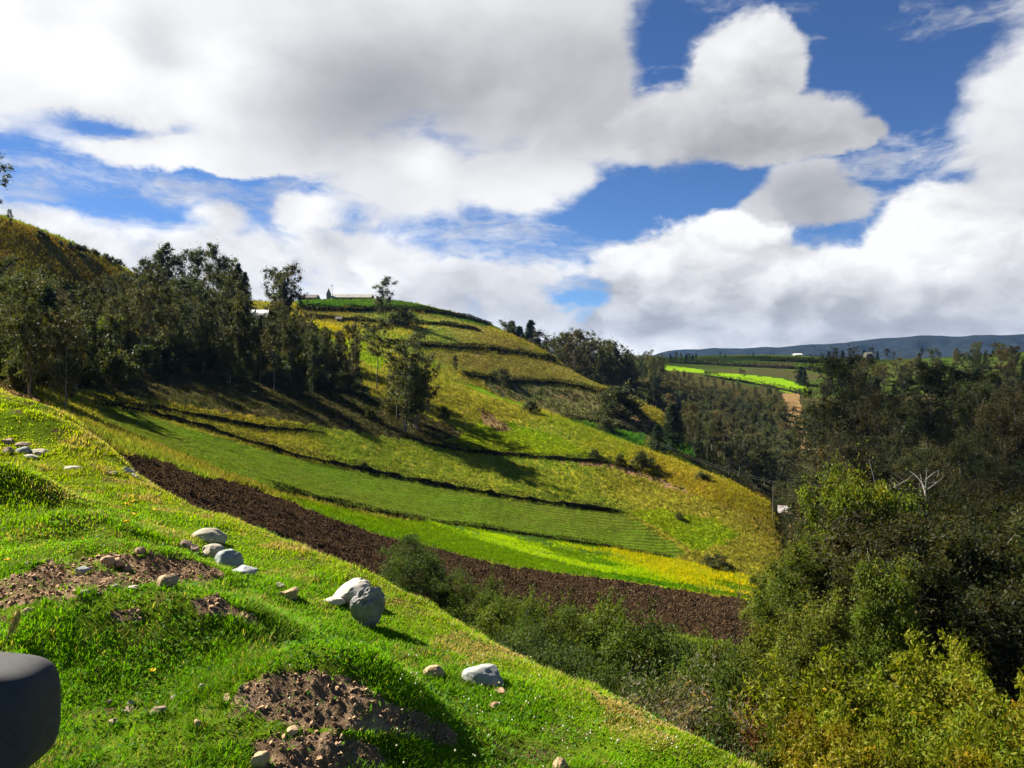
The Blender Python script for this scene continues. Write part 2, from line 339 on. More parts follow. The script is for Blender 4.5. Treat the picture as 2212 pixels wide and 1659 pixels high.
def gmat(name, ca, cb, cc, s1=0.25, s2=1.6, s3=9.0, bump=0.5, bdist=0.15, var=0.55, rough=0.95, ccut=(0.52, 0.68), rows=None, flecks=None):
    m, B, out = newmat(name)
    pos = B.new('ShaderNodeNewGeometry').outputs['Position']
    n1 = B.noise(pos, s1, 5, 0.6); n2 = B.noise(pos, s2, 5, 0.62); n3 = B.noise(pos, s3, 4, 0.65)
    c = B.mix(B.smooth(n1, 0.35, 0.65), ca, cb)
    c = B.mix(B.smooth(n2, *ccut), c, cc)
    h = B.m('ADD', B.m('MULTIPLY', n2, 0.6), B.m('MULTIPLY', n3, 0.6))
    if rows:
        at = B.new('ShaderNodeAttribute'); at.attribute_name = 'row'
        rr = B.m('ADD', at.outputs['Fac'], B.m('MULTIPLY', B.noise(pos, 0.8, 3), 0.3))
        wv = B.m('SINE', B.m('MULTIPLY', rr, 2 * math.pi / rows[0]))
        k = B.m('MULTIPLY', B.smooth(wv, -0.5, 0.4), B.smooth(B.noise(pos, 0.12, 4), 0.3, 0.6, rows[2], 1.0))
        c = B.mix(k, rows[1], c); h = B.m('ADD', h, B.m('MULTIPLY', wv, 0.35))
    if flecks:
        c = B.mix(B.smooth(B.noise(pos, flecks[1], 3, 0.7), flecks[2], flecks[2] + 0.06), c, flecks[0])
    c = B.mix(1.0, c, B.m('ADD', 1.0 - var / 2, B.m('MULTIPLY', B.m('SUBTRACT', n3, 0.5), var * 2.6)), 'MULTIPLY') if False else B.v('SCALE', c, scale=B.m('ADD', 1.0, B.m('MULTIPLY', B.m('SUBTRACT', n3, 0.5), var * 2.4)))
    bp = B.new('ShaderNodeBump'); bp.inputs['Strength'].default_value = bump; bp.inputs['Distance'].default_value = bdist; B.put(bp.inputs['Height'], h)
    d = B.new('ShaderNodeBsdfPrincipled'); B.put(d.inputs['Base Color'], c); d.inputs['Roughness'].default_value = rough
    d.inputs['Specular IOR Level'].default_value = 0.0
    B.put(d.inputs['Normal'], bp.outputs[0]); m.node_tree.links.new(d.outputs[0], out.inputs[0])
    return m
def leafmat(name, transl=0.35, rough=0.5, spec=0.3, rnd=0.25, trcol=(1.1, 1.25, 0.45)):
    """leaf or blade: colour from the mesh, each plant a little different, light passing through"""
    m, B, out = newmat(name)
    at = B.new('ShaderNodeAttribute'); at.attribute_name = 'Col'
    oi = B.new('ShaderNodeObjectInfo')
    c = B.v('SCALE', at.outputs['Color'], scale=B.m('ADD', 1.0 - rnd, B.m('MULTIPLY', oi.outputs['Random'], 2 * rnd)))
    d = B.new('ShaderNodeBsdfPrincipled'); B.put(d.inputs['Base Color'], c); d.inputs['Roughness'].default_value = rough; d.inputs['Specular IOR Level'].default_value = spec
    t = B.new('ShaderNodeBsdfTranslucent'); B.put(t.inputs['Color'], B.v('MULTIPLY', c, trcol))
    mx = B.new('ShaderNodeMixShader'); mx.inputs[0].default_value = transl
    L = m.node_tree.links; L.new(d.outputs[0], mx.inputs[1]); L.new(t.outputs[0], mx.inputs[2]); L.new(mx.outputs[0], out.inputs[0])
    return m
def plainmat(name, ca, cb=None, s=8.0, rough=0.85, bump=0.3, bdist=0.02, spec=0.3, obj_space=True, cut=(0.4, 0.65), rnd=0.0):
    m, B, out = newmat(name)
    vec = B.new('ShaderNodeTexCoord').outputs['Object'] if obj_space else B.new('ShaderNodeNewGeometry').outputs['Position']
    n = B.noise(vec, s, 6, 0.6); n2 = B.noise(vec, s * 4.3, 4, 0.6)
    c = B.mix(B.smooth(n, *cut), ca, cb if cb else ca)
    k = B.m('ADD', 0.85, B.m('MULTIPLY', n2, 0.3))
    if rnd: k = B.m('MULTIPLY', k, B.m('ADD', 1 - rnd, B.m('MULTIPLY', B.new('ShaderNodeObjectInfo').outputs['Random'], 2 * rnd)))
    c = B.v('SCALE', c, scale=k)
    bp = B.new('ShaderNodeBump'); bp.inputs['Strength'].default_value = bump; bp.inputs['Distance'].default_value = bdist
    B.put(bp.inputs['Height'], B.m('ADD', n, B.m('MULTIPLY', n2, 0.5)))
    d = B.new('ShaderNodeBsdfPrincipled'); B.put(d.inputs['Base Color'], c); d.inputs['Roughness'].default_value = rough; d.inputs['Specular IOR Level'].default_value = spec
    B.put(d.inputs['Normal'], bp.outputs[0]); m.node_tree.links.new(d.outputs[0], out.inputs[0])
    return m

# ------------------------------------------------------------------ fields: outlines read off the photo, carried onto the ground once
M = {}
M['hill'] = gmat('rough_pasture', (0.215, 0.200, 0.014), (0.145, 0.155, 0.012), (0.26, 0.21, 0.036), 0.04, 0.5, 2.2, bump=0.9, bdist=0.5, var=0.5)
M['bank'] = gmat('turf_soil', (0.075, 0.120, 0.006), (0.055, 0.075, 0.008), (0.060, 0.042, 0.022), 0.8, 3.0, 30, bump=0.6, bdist=0.02)
M['soil'] = gmat('dug_earth', (0.19, 0.128, 0.074), (0.10, 0.068, 0.042), (0.26, 0.18, 0.11), 2.5, 11, 60, bump=1.0, bdist=0.025, var=0.6)
M['plough'] = gmat('ploughed_earth', (0.034, 0.021, 0.011), (0.022, 0.014, 0.008), (0.062, 0.040, 0.022), 0.15, 1.8, 6.5, bump=1.0, bdist=0.35, var=0.7)
M['crop'] = gmat('sprouting_rows', (0.075, 0.150, 0.005), (0.085, 0.095, 0.012), (0.065, 0.155, 0.004), 0.035, 0.4, 4.0, bump=0.5, bdist=0.2, rows=(0.85, (0.064, 0.078, 0.011), 0.6))
M['green'] = gmat('green_strip', (0.130, 0.225, 0.004), (0.160, 0.235, 0.004), (0.09, 0.185, 0.006), 0.08, 0.8, 4.0, bump=0.6, bdist=0.25)
M['flower'] = gmat('flowering_crop', (0.15, 0.26, 0.006), (0.21, 0.27, 0.005), (0.08, 0.20, 0.030), 0.15, 0.7, 3.0, bump=0.6, bdist=0.25)
M['bright'] = gmat('young_barley', (0.115, 0.215, 0.006), (0.135, 0.225, 0.008), (0.10, 0.18, 0.006), 0.05, 0.5, 3.0, bump=0.4, bdist=0.2, var=0.3)
M['cabb'] = gmat('cabbage_rows', (0.045, 0.095, 0.018), (0.060, 0.11, 0.018), (0.035, 0.065, 0.015), 0.1, 0.6, 2.0, bump=0.6, bdist=0.3)
M['fallow'] = gmat('fallow_earth', (0.100, 0.080, 0.035), (0.075, 0.080, 0.025), (0.165, 0.095, 0.048), 0.05, 0.22, 1.6, bump=0.9, bdist=0.4, ccut=(0.55, 0.7))
M['tan'] = gmat('eroded_earth', (0.23, 0.135, 0.065), (0.17, 0.115, 0.05), (0.13, 0.11, 0.03), 0.15, 0.5, 2.5, bump=0.9, bdist=0.4)
M['topgreen'] = gmat('hilltop_crop', (0.060, 0.155, 0.018), (0.100, 0.185, 0.012), (0.07, 0.13, 0.016), 0.03, 0.3, 1.5, bump=0.6, bdist=0.4)
M['fargreen'] = gmat('distant_pasture', (0.030, 0.052, 0.009), (0.040, 0.056, 0.011), (0.040, 0.040, 0.014), 0.012, 0.05, 0.5, bump=0.4, bdist=0.6)
M['farbrown'] = gmat('distant_ploughland', (0.042, 0.040, 0.016), (0.036, 0.044, 0.014), (0.060, 0.042, 0.024), 0.02, 0.1, 0.6, bump=0.4, bdist=0.6)
M['dry'] = gmat('dry_pasture', (0.29, 0.26, 0.014), (0.21, 0.205, 0.014), (0.34, 0.27, 0.04), 0.06, 0.5, 2.2, bump=0.9, bdist=0.5, var=0.5)
M['golden'] = gmat('golden_slope', (0.200, 0.150, 0.022), (0.150, 0.125, 0.020), (0.24, 0.175, 0.045), 0.05, 0.4, 1.8, bump=0.9, bdist=0.5, var=0.5)
M['olive'] = gmat('grazed_pasture', (0.190, 0.180, 0.036), (0.155, 0.162, 0.028), (0.21, 0.165, 0.055), 0.05, 0.4, 2.2, bump=0.8, bdist=0.4, var=0.5)
M['fresh'] = gmat('fresh_pasture', (0.150, 0.200, 0.006), (0.185, 0.200, 0.008), (0.11, 0.155, 0.008), 0.05, 0.5, 2.2, bump=0.8, bdist=0.4, var=0.5)
M['wood'] = gmat('forest_floor_painted_shade', (0.050, 0.044, 0.016), (0.036, 0.036, 0.012), (0.075, 0.058, 0.024), 0.08, 0.4, 1.5, bump=0.9, bdist=0.5)
M['yellowp'] = gmat('flower_patch', (0.24, 0.21, 0.010), (0.12, 0.16, 0.012), (0.30, 0.24, 0.008), 0.08, 0.25, 1.5, bump=0.6, bdist=0.4)

REG = [ # object name, material, outline in the photo, which surface, least distance
 ('forest_floor_painted_shade', 'wood', [(-300,600),(60,590),(200,600),(330,640),(520,650),(640,700),(760,780),(800,850),(900,890),(960,915),(1050,955),(1000,968),(880,950),(700,922),(500,893),(300,858),(200,845),(60,830),(-300,800)], 'T', 40),  # lower edge runs past the trees; its dark colour there paints their shade
 ('forest_floor_painted_shade', 'wood', [(1090,716),(1330,790),(1440,795),(1700,850),(1760,860),(2230,840),(2230,1659),(900,1900),(600,1500),(700,1245),(850,1300),(1050,1342),(1200,1362),(1400,1385),(1600,1402),(1765,1405),(1785,1350),(1700,1310),(1690,1190),(1660,1080),(1500,1000),(1470,955),(1430,890),(1330,838),(1200,765)], 'T', 20),
 ('ploughed_field', 'plough', [(190,960),(225,975),(300,985),(360,1000),(430,1030),(520,1045),(600,1075),(700,1115),(830,1160),(960,1190),(1100,1225),(1300,1250),(1500,1280),(1680,1308),(1780,1350),(1760,1400),(1600,1395),(1480,1375),(1380,1370),(1200,1350),(1050,1330),(850,1290),(700,1235),(500,1140),(300,1060)], 'T', 20),
 ('green_field', 'green', [(595,1068),(700,1092),(830,1120),(920,1128),(1080,1180),(1250,1225),(1450,1260),(1640,1285),(1640,1300),(1500,1278),(1300,1248),(1100,1223),(960,1188),(830,1158),(700,1113)], 'T', 40),
 ('flower_field', 'flower', [(905,1124),(1000,1137),(1150,1160),(1300,1180),(1450,1208),(1560,1232),(1670,1258),(1675,1298),(1450,1262),(1250,1227),(1080,1182),(920,1130)], 'T', 40),
 ('crop_field', 'crop', [(195,876),(300,892),(420,930),(510,955),(640,992),(760,1016),(900,1043),(1050,1070),(1200,1093),(1350,1109),(1420,1150),(1490,1197),(1450,1206),(1300,1178),(1150,1157),(1000,1135),(830,1112),(700,1085),(600,1062),(500,1025),(400,985),(300,945),(230,912)], 'T', 40),
 ('dry_pasture', 'dry', [(1150,882),(1260,915),(1400,965),(1500,1003),(1600,1048),(1662,1078),(1680,1130),(1600,1100),(1480,1062),(1400,1030),(1330,1000),(1260,960),(1180,910)], 'T', 80),
 ('grazed_pasture', 'olive', [(660,672),(760,674),(860,674),(960,682),(1060,708),(1030,712),(960,700),(895,698),(830,696),(740,690),(670,686)], 'T', 180),
 ('grazed_pasture', 'olive', [(930,702),(1010,711),(1060,712),(1110,735),(1190,772),(1130,764),(1050,752),(940,747),(900,740),(890,720)], 'T', 180),
 ('grazed_pasture', 'olive', [(905,760),(1050,760),(1140,772),(1210,785),(1310,838),(1250,835),(1190,826),(1120,822),(1040,812),(980,795),(930,780)], 'T', 160),
 ('fresh_pasture', 'fresh', [(1050,905),(1120,915),(1200,940),(1290,985),(1200,988),(1100,981),(1010,970),(960,955),(1000,935)], 'T', 90),
 ('fresh_pasture', 'fresh', [(1340,1105),(1420,1100),(1540,1120),(1600,1160),(1520,1190),(1490,1190),(1440,1150),(1380,1118)], 'T', 80),
 ('fresh_pasture', 'fresh', [(640,700),(700,705),(790,740),(840,780),(820,800),(760,770),(690,730)], 'T', 130),
 ('golden_slope', 'golden', [(-120,440),(0,470),(80,495),(150,530),(230,565),(295,598),(330,640),(300,660),(220,650),(140,615),(60,600),(-120,600)], 'T', 80),
 ('barley_strip', 'bright', [(1006,826),(1040,838),(1080,858),(1133,872),(1133,884),(1080,868),(1040,850),(1008,836)], 'T', 145),
 ('cabbage_field', 'cabb', [(1228,908),(1260,914),(1330,930),(1392,945),(1390,972),(1320,955),(1260,930)], 'T', 145),
 ('cabbage_field', 'cabb', [(1440,952),(1475,958),(1500,972),(1500,986),(1470,980),(1440,972)], 'T', 125),
 ('fallow_field', 'fallow', [(1035,822),(1170,828),(1310,852),(1400,900),(1430,930),(1425,946),(1340,930),(1230,902),(1140,872),(1080,855)], 'T', 160),
 ('hilltop_field', 'topgreen', [(640,640),(780,646),(860,648),(960,670),(1060,700),(1080,712),(1000,694),(900,672),(780,664),(700,664),(640,660)], 'T', 180),
 ('flower_patch', 'yellowp', [(660,690),(700,700),(770,718),(785,735),(740,735),(690,722),(640,712)], 'T', 150),
 ('flower_patch', 'yellowp', [(845,765),(868,772),(866,782),(846,776)], 'T', 150),
 ('eroded_ground', 'tan', [(1030,880),(1060,893),(1085,910),(1100,925),(1085,935),(1060,925),(1040,910)], 'T', 90),
 ('eroded_ground', 'tan', [(1350,885),(1380,893),(1410,912),(1420,930),(1395,925),(1365,905)], 'T', 160),
 ('eroded_ground', 'tan', [(1690,850),(1725,850),(1735,900),(1745,940),(1760,990),(1735,985),(1715,940),(1700,900)], 'T', 150),
 ('eroded_ground', 'tan', [(-60,800),(0,828),(60,848),(150,903),(240,970),(232,984),(200,968),(120,925),(40,872),(-60,830)], 'T', 14),
 ('eroded_ground', 'tan', [(1190,989),(1330,1002),(1420,1029),(1490,1060),(1482,1065),(1400,1036),(1320,1011),(1190,996)], 'T', 80),
 ('barley_field', 'bright', [(1520,806),(1600,808),(1690,818),(1745,835),(1750,852),(1700,848),(1640,828),(1560,815)], 'T', 300),
 ('distant_pasture', 'fargreen', [(1395,779),(1480,774),(1600,768),(1750,767),(1900,772),(1860,800),(1830,815),(1760,830),(1690,815),(1600,806),(1520,803),(1430,797)], 'T', 300),
 ('distant_field', 'farbrown', [(1500,797),(1620,800),(1600,785),(1720,783),(1700,800),(1790,812),(1740,828),(1690,815),(1600,806)], 'T', 300),
 ('distant_pasture', 'bright', [(1430,788),(1470,792),(1520,799),(1520,806),(1440,800)], 'T', 300),
 ('distant_pasture', 'fargreen', [(1935,895),(1990,900),(2000,910),(1960,912)], 'T', 150),
 ('distant_pasture', 'fargreen', [(2090,905),(2150,925),(2170,945),(2130,935)], 'T', 150),
 ('dug_soil', 'soil', [(-30,1280),(60,1235),(110,1215),(190,1200),(290,1195),(400,1205),(470,1225),(490,1245),(450,1262),(380,1262),(290,1268),(220,1282),(130,1300),(60,1310),(-30,1330)], 'F', 1.2),
 ('dug_soil', 'soil', [(495,1510),(530,1480),(600,1450),(690,1445),(780,1470),(830,1515),(900,1540),(985,1590),(985,1610),(900,1600),(850,1590),(770,1600),(700,1570),(640,1560),(560,1540)], 'F', 1.2),
 ('dug_soil', 'soil', [(540,1600),(640,1570),(770,1605),(840,1640),(820,1680),(560,1680)], 'F', 1.2),
 ('dug_soil', 'soil', [(410,1300),(470,1290),(500,1310),(560,1340),(555,1365),(500,1340),(430,1335)], 'F', 1.2),
 ('dug_soil', 'soil', [(235,1325),(300,1320),(305,1345),(250,1345)], 'F', 1.2),
]
CX = 0.25 * (GX[:-1, :-1] + GX[1:, :-1] + GX[:-1, 1:] + GX[1:, 1:]); CY = 0.25 * (GY[:-1, :-1] + GY[1:, :-1] + GY[:-1, 1:] + GY[1:, 1:])
rj = np.hypot(CX, CY)
JX = CX + (fbm(CX * 0.9, CY * 0.9, 77, 2) - 0.5) * np.minimum(rj * 0.012, 1.2); JY = CY + (fbm(CX * 0.9, CY * 0.9, 78, 2) - 0.5) * np.minimum(rj * 0.012, 1.2)
CLS = np.zeros(CX.shape, np.int32)                       # 0 hillside
DC = 0.25 * (DD[:-1, :-1] + DD[1:, :-1] + DD[:-1, 1:] + DD[1:, 1:])
FORE = (ZF >= ZT - 0.1); FC = FORE[:-1, :-1] & FORE[1:, 1:]
POLY = {}
for k, (nm, mt, poly, sf, rmin) in enumerate(REG):
    wp = wpoly(poly, ZT if sf == 'T' else Z, rmin); POLY.setdefault(nm, []).append(wp)
    msk = inside(wp, JX, JY) & (FC if sf == 'F' else ~FC)
    CLS[msk] = k + 1
_far = [k + 1 for k, q in enumerate(REG) if q[0] == 'distant_pasture' and q[1] == 'fargreen'][0]
CLS[(CLS == 0) & ~FC & (CY > 300) & (CX > 45)] = _far
CLS[FC & (CLS == 0)] = 100
for nm in ('grass_bank',): pass
# clods and ridges where the earth is open
vm = np.zeros(Z.shape)
for k, (nm, mt, *_r) in enumerate(REG):
    if mt in ('plough', 'soil'):
        f = (CLS == k + 1); v_ = np.zeros(Z.shape); v_[:-1, :-1] += f; v_[1:, 1:] += f; v_[:-1, 1:] += f; v_[1:, :-1] += f
        if mt == 'plough': Z += np.minimum(v_ / 4, 1) * 0.38 * (fbm(GX * 1.5, GY * 1.3, 91, 4, 0.65) - 0.42)
        else:
            w_ = np.minimum(v_ / 4, 1)
            for _i in range(6): w_[1:-1, 1:-1] = (w_[:-2, 1:-1] + w_[2:, 1:-1] + w_[1:-1, :-2] + w_[1:-1, 2:] + w_[1:-1, 1:-1]) / 5
            Z += w_ * ((0.075 * (fbm(GX * 9, GY * 9, 92, 4, 0.62) - 0.42) + 0.10 * (fbm(GX * 3.2, GY * 3.2, 95, 2) - 0.45)))
POLY['row_line'] = np.array([cast(u, v, ZT, 40)[:2] for u, v in dense([(195,876),(300,892),(420,930),(510,955),(640,992),(760,1016),(900,1043),(1050,1070),(1200,1093),(1350,1109)], 30, False)])
def polydist(x, y, line):
    best = np.full(x.shape, 1e9)
    for a, b in zip(line[:-1], line[1:]):
        d = b - a; t = np.clip(((x - a[0]) * d[0] + (y - a[1]) * d[1]) / (d @ d + 1e-9), 0, 1)
        best = np.minimum(best, np.hypot(x - a[0] - t * d[0], y - a[1] - t * d[1]))
    return best
IDX = np.arange(GX.size).reshape(GX.shape)
def ground_piece(name, msk, mat, label, att=None):
    i, j = np.nonzero(msk)
    if len(i) == 0: print('EMPTY REGION', name); return
    q = np.stack([IDX[i, j], IDX[i, j + 1], IDX[i + 1, j + 1], IDX[i + 1, j]], 1)
    u, inv = np.unique(q, return_inverse=True); q = inv.reshape(-1, 4)
    V = np.stack([GX.ravel()[u], GY.ravel()[u], Z.ravel()[u]], 1)
    at = {'row': polydist(V[:, 0], V[:, 1], POLY['row_line'])} if mat == 'crop' else None
    o = obj(name, mesh_np(name, V, q[:, ::-1], mat=M[mat], smooth=True, att=at))
    tagit(o, label, None, None, 'structure'); return o
LAB = {'golden_slope': 'golden brown grass on the left hill', 'dry_pasture': 'bright yellow dry grass along the ridge', 'grazed_pasture': 'olive grazed terrace on the upper slope', 'fresh_pasture': 'fresher green patch of the pasture', 'forest_floor_painted_shade': 'brown ground under the trees, with tree shade painted dark on the slope below', 'ploughed_field': 'dark brown ploughed strip below the grass bank', 'green_field': 'dull green strip above the ploughed earth',
       'flower_field': 'green crop strip dotted with yellow flowers', 'crop_field': 'long green field with fine planting rows', 'barley_strip': 'bright green sliver of crop behind the yellow ridge',
       'cabbage_field': 'deep green cabbage rows behind the yellow ridge', 'fallow_field': 'dull brown fallow field on the back slope', 'hilltop_field': 'bright green crop on the hilltop below the long shed',
       'flower_patch': 'yellow flowering patch on the upper slope', 'eroded_ground': 'bare tan eroded earth', 'barley_field': 'vivid green sunlit field beyond the wooded gully',
       'distant_pasture': 'dark green pasture on the far rise', 'distant_field': 'brownish field on the far rise', 'dug_soil': 'heap of brown dug earth in the turf'}
groups = {}
for k, (nm, mt, *_r) in enumerate(REG): groups.setdefault((nm, mt), []).append(k + 1)
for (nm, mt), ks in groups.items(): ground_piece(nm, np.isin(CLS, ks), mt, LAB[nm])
ground_piece('grass_bank', CLS == 100, 'bank', 'bright green grassy bank in front')
ground_piece('hillside', CLS == 0, 'hill', 'yellow green rough pasture over the hills')

# far mountains
def mountains():
    top = [(-200,778),(700,776),(1100,778),(1300,778),(1390,773),(1430,760),(1480,754),(1600,752),(1680,750),(1750,744),(1800,742),(1850,736),(1930,729),(1990,724),(2060,726),(2130,725),(2212,722),(2400,712),(2700,735),(3200,745)]
    ta = np.array([azel(*p)[0] for p in top]); te = np.array([azel(*p)[1] for p in top]); rr_ = np.random.default_rng(3)
    A = np.linspace(ta[0], ta[-1], 420); R = np.linspace(2300, 4600, 90)
    a, r = np.meshgrid(A, R, indexing='ij')
    hz = np.tan(np.interp(A, ta, te) + 0.0035 * (fbm(A * 40, A * 0, 8, 4) - .5))[:, None] * 3400
    t = (r - 2300) / 1100
    prof = np.where(t < 1, sstep(t, 0, 1) ** 0.8, 1 - 0.5 * sstep(t, 1, 2.1))
    rid = np.abs(fbm(a * 16, r / 420, 61, 5) - 0.5) * 2
    z = -45 + (hz + 45) * prof - 90 * prof * (1 - prof) * rid * 2.6 - 34 * rid * (t < 0.97) * prof
    x, y = np.sin(a) * r, np.cos(a) * r
    i = np.arange(a.size).reshape(a.shape)
    q = np.stack([i[:-1, :-1], i[:-1, 1:], i[1:, 1:], i[1:, :-1]], 2).reshape(-1, 4)
    m = gmat('mountain_cover', (0.008, 0.012, 0.014), (0.013, 0.016, 0.016), (0.006, 0.009, 0.012), 0.0025, 0.012, 0.06, bump=0.6, bdist=6)
    tagit(obj('mountains', mesh_np('mountains', np.stack([x, y, z], 2).reshape(-1, 3), q[:, ::-1], mat=m, smooth=True)), 'blue mountain range under the low cloud', kind='structure')
    # plain between the hills and the range
    A = np.linspace(-2.1, 2.1, 80); R = np.array([1560, 1900, 2500, 4700, 9000]); a, r = np.meshgrid(A, R, indexing='ij')
    x, y = np.sin(a) * r, np.cos(a) * r; z = np.full(a.shape, -50.0); i = np.arange(a.size).reshape(a.shape)
    q = np.stack([i[:-1, :-1], i[:-1, 1:], i[1:, 1:], i[1:, :-1]], 2).reshape(-1, 4)
    tagit(obj('plain', mesh_np('plain', np.stack([x, y, z], 2).reshape(-1, 3), q[:, ::-1], mat=M['fargreen'])), 'low land in front of the far range', kind='structure')
mountains()
# ------------------------------------------------------------------ plants: one of each kind built, then copied
def leafcards(C, A, L, W, col, rng):
    n = len(C); A = A / (np.linalg.norm(A, axis=1, keepdims=True) + 1e-9)
    r = rng.normal(size=(n, 3)); S_ = np.cross(A, r); S_ /= (np.linalg.norm(S_, axis=1, keepdims=True) + 1e-9)
    L = np.broadcast_to(L, (n,))[:, None]; W = np.broadcast_to(W, (n,))[:, None]
    V = np.stack([C - A * L * .5, C + S_ * W * .5 - A * L * .08, C + A * L * .5, C - S_ * W * .5 - A * L * .08], 1).reshape(-1, 3)
    Q = np.arange(4 * n).reshape(n, 4)
    return V, Q, np.repeat(col, 4, axis=0)
class Tubes:
    def __init__(s): s.V, s.Q, s.n = [], [], 0
    def add(s, pts, rad, k=6):
        pts = np.asarray(pts, float); m = len(pts); d = np.gradient(pts, axis=0); d /= np.linalg.norm(d, axis=1, keepdims=True) + 1e-9
        ref = np.array([0.3, 0.9, 0.1]); u = np.cross(d, ref); u /= np.linalg.norm(u, axis=1, keepdims=True) + 1e-9; w = np.cross(d, u)
        a = np.arange(k) * 2 * math.pi / k
        ring = pts[:, None, :] + (np.cos(a)[None, :, None] * u[:, None, :] + np.sin(a)[None, :, None] * w[:, None, :]) * np.asarray(rad, float)[:, None, None]
        s.V.append(ring.reshape(-1, 3)); i = np.arange(m * k).reshape(m, k)
        s.Q.append(np.stack([i[:-1], np.roll(i[:-1], -1, 1), np.roll(i[1:], -1, 1), i[1:]], 2).reshape(-1, 4) + s.n); s.n += m * k
    def mesh(s, name, mat): return mesh_np(name, np.concatenate(s.V), np.concatenate(s.Q), mat=mat, smooth=True)
def bend(a, b, sag, rng, n=5):
    a, b = np.array(a, float), np.array(b, float); t = np.linspace(0, 1, n)[:, None]
    return a + (b - a) * t + np.sin(t * math.pi) * (np.array(sag) + rng.normal(size=3) * 0.04 * np.linalg.norm(b - a))
LEAF = leafmat('leaf_surface', 0.35, 0.6, 0.12); LEAFN = leafmat('near_leaf_surface', 0.44, 0.55, 0.10, 0.18)
BARK = plainmat('pale_bark', (0.17, 0.145, 0.115), (0.085, 0.07, 0.055), 2.0, 0.9, 0.4, 0.05, 0.15, rnd=0.25)
BARKD = plainmat('dark_bark', (0.06, 0.05, 0.04), (0.035, 0.028, 0.022), 3.0, 0.95, 0.4, 0.05, 0.1)
BARKW = plainmat('bleached_bark', (0.42, 0.38, 0.33), (0.22, 0.19, 0.16), 2.0, 0.9, 0.4, 0.05, 0.15)

def clump_leaves(cl, per, L, W, base, rng, droop=0.6, spread=1.0, hue=0.25, warm=0.12, soft=False):
    Cs, As, cols, Ls = [], [], [], []
    for (c, r) in cl:
        n = max(8, int(per * (0.7 + 0.6 * rng.random())))
        d = rng.normal(size=(n, 3)); d /= np.linalg.norm(d, axis=1, keepdims=True)
        rad = np.abs(rng.normal(size=n)) * 0.62 if soft else rng.random(n) ** 0.45
        p = np.array(c) + d * rad[:, None] * np.array([r, r, r * (1.25 if soft else 0.8)]) * spread
        a = rng.normal(size=(n, 3)) + d * 0.6; a[:, 2] -= droop * 1.4
        k = (1 + hue * rng.normal()) * (1 + 0.18 * rng.normal(size=n))
        cc = np.array(base)[None, :] * np.clip(k, 0.4, 2.0)[:, None]
        w = rng.random(n) < warm; cc[w] *= np.array([1.7, 1.15, 0.8])
        if rng.random() < 0.15: cc *= np.array([1.25, 1.0, 0.8])
        Cs.append(p); As.append(a); cols.append(cc); Ls.append(L * (0.7 + 0.6 * rng.random(n)))
    C, A, c, Lv = np.concatenate(Cs), np.concatenate(As), np.concatenate(cols), np.concatenate(Ls)
    return leafcards(C, A, Lv, W / L * Lv, c, rng)

def euc(seed, H=12.0, per=62, L=0.34, W=0.13, low=0.35, width=0.19, nb=18, base=(0.050, 0.058, 0.024), bark=None, trunk_r=0.011, top=1.0, cr=0.062, leaf=None, stems=1, thin=1.0):
    rng = np.random.default_rng(seed); T = Tubes(); cl = []
    for st in range(stems):
        lean = rng.normal(size=2) * 0.03 * H; off = rng.normal(size=2) * (0.0 if st == 0 else 0.05 * H)
        hs = H * (1.0 if st == 0 else 0.65 + 0.25 * rng.random())
        tz = np.linspace(-0.03, 0.95, 9)
        wob = np.cumsum(rng.normal(size=(9, 2)), 0) * 0.006 * H
        path = np.stack([off[0] + lean[0] * tz ** 1.5 * np.sign(tz) + wob[:, 0], off[1] + lean[1] * np.abs(tz) ** 1.5 + wob[:, 1], tz * hs], 1)
        path = np.nan_to_num(path)
        T.add(path, trunk_r * H * (1 - 0.85 * np.clip(tz, 0, 1)) * (0.8 if st else 1), 6)
        g = rng.random() * 6
        for b in range(nb):
            f = low + (0.95 - low) * (b + rng.random() * 0.8) / nb
            p0 = np.array([np.interp(f, tz, path[:, k]) for k in range(3)])
            g += 2.4 + 0.6 * rng.normal()
            rel = (f - low) / (0.95 - low)
            ln = width * H * (0.5 + 0.8 * rng.random()) * (0.6 + 0.9 * rel) * (1.15 - 0.85 * rel ** 2) * top
            up = 0.7 + 0.9 * rng.random()
            p1 = p0 + np.array([math.cos(g) * ln, math.sin(g) * ln, up * ln])
            br = bend(p0, p1, (0, 0, -0.10 * ln), rng, 5)
            T.add(br, np.linspace(0.30, 0.08, 5) * trunk_r * H * 1.1, 4)
            for q in range(2 + int(3 * rng.random())):
                t = 0.4 + 0.65 * rng.random(); pc = p0 + (p1 - p0) * t + rng.normal(size=3) * np.array([.24, .24, .16]) * ln
                cl.append((pc, cr * H * (0.5 + 0.7 * rng.random())))
            cl.append((p1, cr * H * (0.6 + 0.5 * rng.random())))
        cl.append((path[-1], cr * H * 0.9)); cl.append((path[-1] + np.array([0.02 * H, 0, 0.03 * H]), cr * H * 0.6))
    V, Q, c = clump_leaves(cl, per * thin, L, W, base, rng, soft=True)
    return T.mesh('trunk', bark or BARK), mesh_np('crown', V, Q, col=c, mat=leaf or LEAF), H
